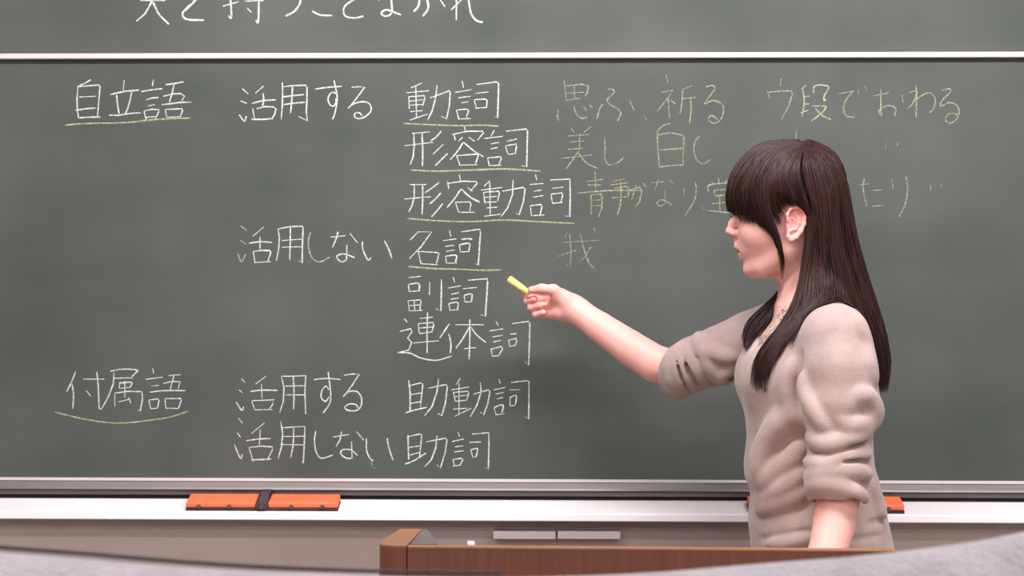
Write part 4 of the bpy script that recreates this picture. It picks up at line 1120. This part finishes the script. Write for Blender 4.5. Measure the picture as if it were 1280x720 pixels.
def hair_family(guides, n, seed, r=0.0012, thick=.006, jit=.003, clump=0, m=20, tail=.35, push=True, u_pow=1.0):
    rs = np.random.RandomState(seed)
    G = []
    for g in guides:
        c = catmull(np.array(g), 8)
        s = np.concatenate([[0], np.cumsum(np.linalg.norm(np.diff(c, axis=0), axis=1))]); s /= s[-1]
        t = np.linspace(0, 1, m)
        G.append(np.stack([np.interp(t, s, c[:, k]) for k in range(3)], 1))
    G = np.array(G); K = len(G)
    out = []
    t = np.linspace(0, 1, m)
    for i in range(n):
        u = rs.rand() * (K - 1)
        a = int(min(u, K - 2)); f = u - a
        p0 = G[max(a - 1, 0)]; p1 = G[a]; p2 = G[a + 1]; p3 = G[min(a + 2, K - 1)]
        c = 0.5 * (2 * p1 + (-p0 + p2) * f + (2 * p0 - 5 * p1 + 4 * p2 - p3) * f ** 2 + (-p0 + 3 * p1 - 3 * p2 + p3) * f ** 3)
        L_ = c.copy()
        ph = rs.rand(3) * 6.28; fr = 1.0 + rs.rand(3) * 1.6
        amp = jit * (0.25 + t[:, None])
        L_ = L_ + amp * np.sin(t[:, None] * fr[None] * 3.0 + ph[None]) * np.array((1, .7, .5))
        L_[:, 1] += (rs.rand() - .5) * thick
        L_[:, 0] += (rs.rand() - .5) * thick * .5
        cut = 1 - rs.rand() ** 1.4 * CUT.get(seed, .16)
        L_ = np.stack([np.interp(np.linspace(0, cut, m), t, L_[:, k]) for k in range(3)], 1)
        out.append(L_)
    out = np.array(out)
    if push:
        pts = out.reshape(-1, 3).copy()
        for shp, clr in ((body, .0025), (sw, .003)):
            for _ in range(4):
                d = shp.at(pts); msk = d < clr
                if not msk.any(): break
                g = shp.grad(pts[msk]); pts[msk] += g * (clr - d[msk])[:, None].clip(0, .03)
        out = pts.reshape(out.shape)
        # ease the bends the push made
        for _ in range(2): out[:, 1:-1] = .25 * out[:, :-2] + .5 * out[:, 1:-1] + .25 * out[:, 2:]
    rad = [r * rs.uniform(.7, 1.3) * np.clip(np.minimum(1, (1.03 - t) / tail), .12, 1) for _ in range(n)]
    return list(out), rad


def W(a, b, d=0.0):
    a += float(np.interp(b, [190, 220, 256, 300, 350, 400, 440], [0, -4, -7, -9, -8, -3, 0])) * min(max((a - 1030) / 30, 0), 1)
    return PA(a, b, YP + d) if d < 0 else H(a, b, d)


CR = 178.5
g_bang = [
    [W(1003, 181, -.045), W(975, 194, -.072), W(960, 220, -.083), W(958, 250, -.084), W(968, 284, -.077), W(977, 310, -.068), W(979.5, 335, -.060), W(977, 352, -.050)],
    [W(1002, 180, -.042), W(968, 192, -.068), W(951, 215, -.080), W(947, 245, -.080), W(956, 274, -.075), W(967, 295, -.070), W(975, 312, -.066)],
    [W(1001, 180, -.036), W(962, 190, -.060), W(942, 212, -.072), W(935, 240, -.073), W(940, 264, -.069), W(951, 285, -.066)],
    [W(999, 179, -.026), W(955, 188, -.048), W(931, 208, -.058), W(920, 235, -.058), W(920, 258, -.055), W(929, 278, -.052)],
    [W(997, 178, -.013), W(948, 188, -.026), W(924, 206, -.032), W(912.5, 234, -.034), W(910.5, 256, -.034), W(915, 268.5, -.034)],
    [W(997, 178, 0), W(946, 188, 0), W(921, 206, 0), W(910.5, 234, 0), W(909.5, 254, 0), W(912, 265, 0)],
    [W(997, 178, .013), W(948, 188, .026), W(924, 206, .032), W(914, 234, .034), W(912, 254, .034), W(917, 265, .034)],
    [W(999, 180, .026), W(955, 190, .048), W(933, 210, .058), W(924, 237, .060), W(926, 262, .058), W(934, 275, .055)],
    [W(1001, 181, .036), W(965, 194, .062), W(948, 215, .076), W(943, 245, .080), W(949, 275, .076), W(958, 305, .068)]]
g_side = [
    [W(1003, 181, -.044), W(976, 194, -.073), W(961, 220, -.084), W(960, 244, -.084), W(967, 266, -.080), W(975, 284, -.074)],
    [W(1004, 181, -.044), W(980, 196, -.074), W(967, 222, -.086), W(966, 240, -.087), W(974, 254, -.084), W(983, 261, -.080)],
    [W(1005, 181, -.042), W(985, 197, -.075), W(974, 220, -.087), W(976, 238, -.089), W(986, 250, -.086), W(998, 257, -.082)]]
g_side2 = [
    [W(1005, 181, -.042), W(985, 197, -.075), W(974, 222, -.088), W(975, 238, -.090), W(986, 250, -.088), W(1001, 256, -.086), W(1012, 268, -.082), W(1014, 300, -.072), W(1010, 335, -.068)],
    [W(1006, 181, -.040), W(991, 198, -.075), W(984, 222, -.089), W(987, 238, -.091), W(998, 249, -.090), W(1011, 258, -.086), W(1018, 285, -.080), W(1015, 320, -.070), W(1012, 350, -.068)],
    [W(1007, 181, -.038), W(1000, 198, -.075), W(998, 222, -.089), W(1004, 244, -.091), W(1013, 262, -.088), W(1019, 285, -.080), W(1019, 320, -.072), W(1015, 355, -.070)]]
g_back = [
    [W(1008, 181, -.036), W(1006, 198, -.074), W(1009, 225, -.089), W(1017, 255, -.090), W(1022, 290, -.083), W(1020, 330, -.078), W(1018, 365, -.085)],
    [W(1009, 180, -.034), W(1016, 198, -.072), W(1023, 226, -.086), W(1031, 258, -.088), W(1036, 300, -.083), W(1040, 345, -.085), W(1052, 388, -.09), W(1068, 420, -.085)],
    [W(1010, 179, -.030), W(1026, 196, -.066), W(1038, 224, -.080), W(1046, 258, -.082), W(1053, 300, -.077), W(1062, 350, -.080), W(1077, 400, -.085), W(1090, 450, -.075), W(1097, 485, -.07)],
    [W(1011, 179, -.022), W(1034, 194, -.052), W(1050, 222, -.064), W(1058, 256, -.066), W(1067, 300, -.062), W(1079, 350, -.062), W(1092, 400, -.065), W(1101, 448, -.06), W(1102, 487, -.055)],
    [W(1012, 178, -.010), W(1039, 192, -.028), W(1056, 220, -.034), W(1065, 256, -.036), W(1075, 300, -.034), W(1087, 350, -.034), W(1099, 400, -.034), W(1108, 448, -.034), W(1104, 492, -.034)],
    [W(1012, 178, .0), W(1040, 192, .0), W(1057, 220, .0), W(1066, 256, .0), W(1076, 300, .0), W(1088, 350, .0), W(1100, 400, .0), W(1109, 445, .0), W(1104, 490, .0)],
    [W(1011, 179, .022), W(1034, 194, .052), W(1050, 222, .064), W(1058, 256, .066), W(1067, 300, .062), W(1079, 350, .062), W(1090, 400, .06), W(1098, 445, .055), W(1098, 480, .05)],
    [W(1010, 180, .030), W(1024, 197, .068), W(1034, 226, .083), W(1040, 258, .085), W(1046, 300, .078), W(1052, 345, .075), W(1064, 395, .075), W(1080, 440, .07)],
    [W(1006, 181, .038), W(996, 198, .075), W(992, 226, .089), W(1002, 256, .090), W(1014, 290, .083), W(1018, 330, .076), W(1016, 365, .075)],
    [W(1002, 181, .040), W(975, 198, .072), W(964, 226, .085), W(968, 256, .086), W(982, 285, .082), W(995, 320, .074), W(992, 355, .065)]]
# near lock: from behind the ear over the collar and chest
g_lock = [
    [W(1012, 270, -.086), W(1008, 305, -.076), W(1002, 340, -.070), W(996, 368, -.080), W(985, 392, -.090), W(970, 415, -.095), W(950, 438, -.10), W(946, 458, -.10), W(952, 484, -.095)],
    [W(1014, 270, -.088), W(1011, 305, -.079), W(1006, 345, -.078), W(1002, 378, -.095), W(989, 405, -.105), W(970, 428, -.11), W(954, 448, -.11), W(950, 466, -.11), W(955, 486, -.10)],
    [W(1016, 270, -.089), W(1015, 310, -.081), W(1010, 350, -.084), W(1007, 385, -.11), W(993, 410, -.12), W(974, 434, -.12), W(959, 454, -.12), W(955, 472, -.115), W(962, 489, -.11)],
    [W(1018, 270, -.089), W(1020, 310, -.082), W(1018, 350, -.09), W(1015, 385, -.125), W(1001, 410, -.135), W(982, 434, -.13), W(966, 455, -.125), W(963, 470, -.12), W(965, 480, -.115)]]
# near fall over the collar bone towards the shoulder
g_fall = [
    [W(1018, 290, -.086), W(1018, 330, -.082), W(1018, 360, -.10), W(1010, 392, -.125), W(998, 420, -.135), W(990, 440, -.135)],
    [W(1024, 290, -.085), W(1028, 330, -.084), W(1030, 356, -.10), W(1024, 380, -.13), W(1012, 402, -.15), W(1002, 420, -.15)],
    [W(1032, 290, -.084), W(1040, 325, -.084), W(1046, 352, -.09), W(1042, 374, -.12), W(1030, 388, -.145), W(1018, 400, -.155)],
    [W(1040, 290, -.080), W(1050, 330, -.080), W(1062, 362, -.085), W(1066, 384, -.10), W(1062, 400, -.11), W(1060, 410, -.11)]]
# far lock: from behind the neck, curving over the far collar
g_far = [
    [W(998, 335, .055), W(984, 356, .045), W(970, 372, .035), W(953, 386, .030), W(938, 402, .028), W(930, 420, .02), W(931, 434, .012), W(940, 443, .0)],
    [W(996, 335, .052), W(982, 360, .035), W(970, 380, .022), W(956, 394, .015), W(943, 410, .010), W(935, 424, .005), W(936, 434, .0), W(942, 441, -.005)],
    [W(994, 335, .050), W(980, 364, .030), W(972, 386, .012), W(962, 400, .006), W(950, 413, .0), W(943, 426, -.004), W(941, 436, -.006), W(944, 441, -.01)]]
CUT = {4: .45, 3: .3, 5: .3, 6: .4}
fam = [(g_bang, 1500, 1, .00125, .006, .0022), (g_side, 420, 2, .00125, .005, .002), (g_side2, 520, 12, .00125, .005, .002), (g_back, 3400, 3, .0013, .012, .004), (g_lock, 650, 4, .0012, .010, .0035),
       (g_fall, 420, 5, .0012, .010, .003), (g_far, 320, 6, .0012, .006, .003)]
L_all, R_all = [], []
for g, n, sd, r, th, jt in fam:
    a, b = hair_family(g, n, sd, r, th, jt)
    L_all += a; R_all += b
hair = tubes('hair', L_all, R_all, M_HAIR, person, sides=3)
# the solid mass of hair beneath the strands
hm = Shape()
hm.loft([(hz(a), hx(b + 2 - (3 if a < 200 else 0)), hx(c + 0), d + .003) for a, b, c, d in hd[:13]], YP, off=.0015, k=.01, n=2.1)
hm.boxs((hx(880), YP - .2, hz(420)), (hx(1010), YP + .2, hz(250)), .006, 's', .01)
hm.chain([H(1016, 250, -.042), H(1022, 300, -.042), H(1036, 350, -.045), H(1060, 400, -.045), H(1078, 450, -.04), H(1086, 474, -.035)], [.040, .034, .028, .022, .014, .006], .01)
hm.chain([H(1018, 250, .0), H(1030, 300, .0), H(1052, 350, .0), H(1076, 400, .0), H(1092, 450, .0), H(1096, 474, .0)], [.040, .034, .025, .016, .009, .004], .01)
hm.chain([H(1016, 250, .042), H(1024, 300, .042), H(1038, 350, .038), H(1056, 400, .035), H(1076, 445, .035)], [.040, .034, .026, .020, .010], .01)
hm.chain([H(1020, 275, -.062), H(1014, 320, -.058), H(1010, 350, -.06)], [.012, .011, .010], .01)
h = .0035
V, Q = hm.mesh(axis((hx(900), h), hx(1125)), axis((YP - .12, h), YP + .12), axis((hz(495), h), hz(168)))
mesh_obj('hair_mass', V, Q, M_HAIR, person)

# ------------------------------------------------------------------ the chalk in her hand
a = A(636.2, 348.2, -.127); b = A(662, 367, -.138)
d = Vector(b - a); Ln = d.length
bm = bmesh.new()
bmesh.ops.create_cone(bm, cap_ends=True, segments=24, radius1=.0068, radius2=.0060, depth=Ln)
es = [e for e in bm.edges if abs(e.verts[0].co.z - e.verts[1].co.z) < 1e-6]
bmesh.ops.bevel(bm, geom=es, offset=.0012, segments=2, affect='EDGES')
mt = Matrix.Translation(Vector((a + b) / 2)) @ d.to_track_quat('Z', 'Y').to_matrix().to_4x4()
bmesh.ops.transform(bm, matrix=mt, verts=bm.verts)
o = bm_obj('chalk_stick', bm, M_YSTICK, None, True)
tag(o, 'short yellow chalk stick pinched between thumb and forefinger of the pointing hand', 'chalk')
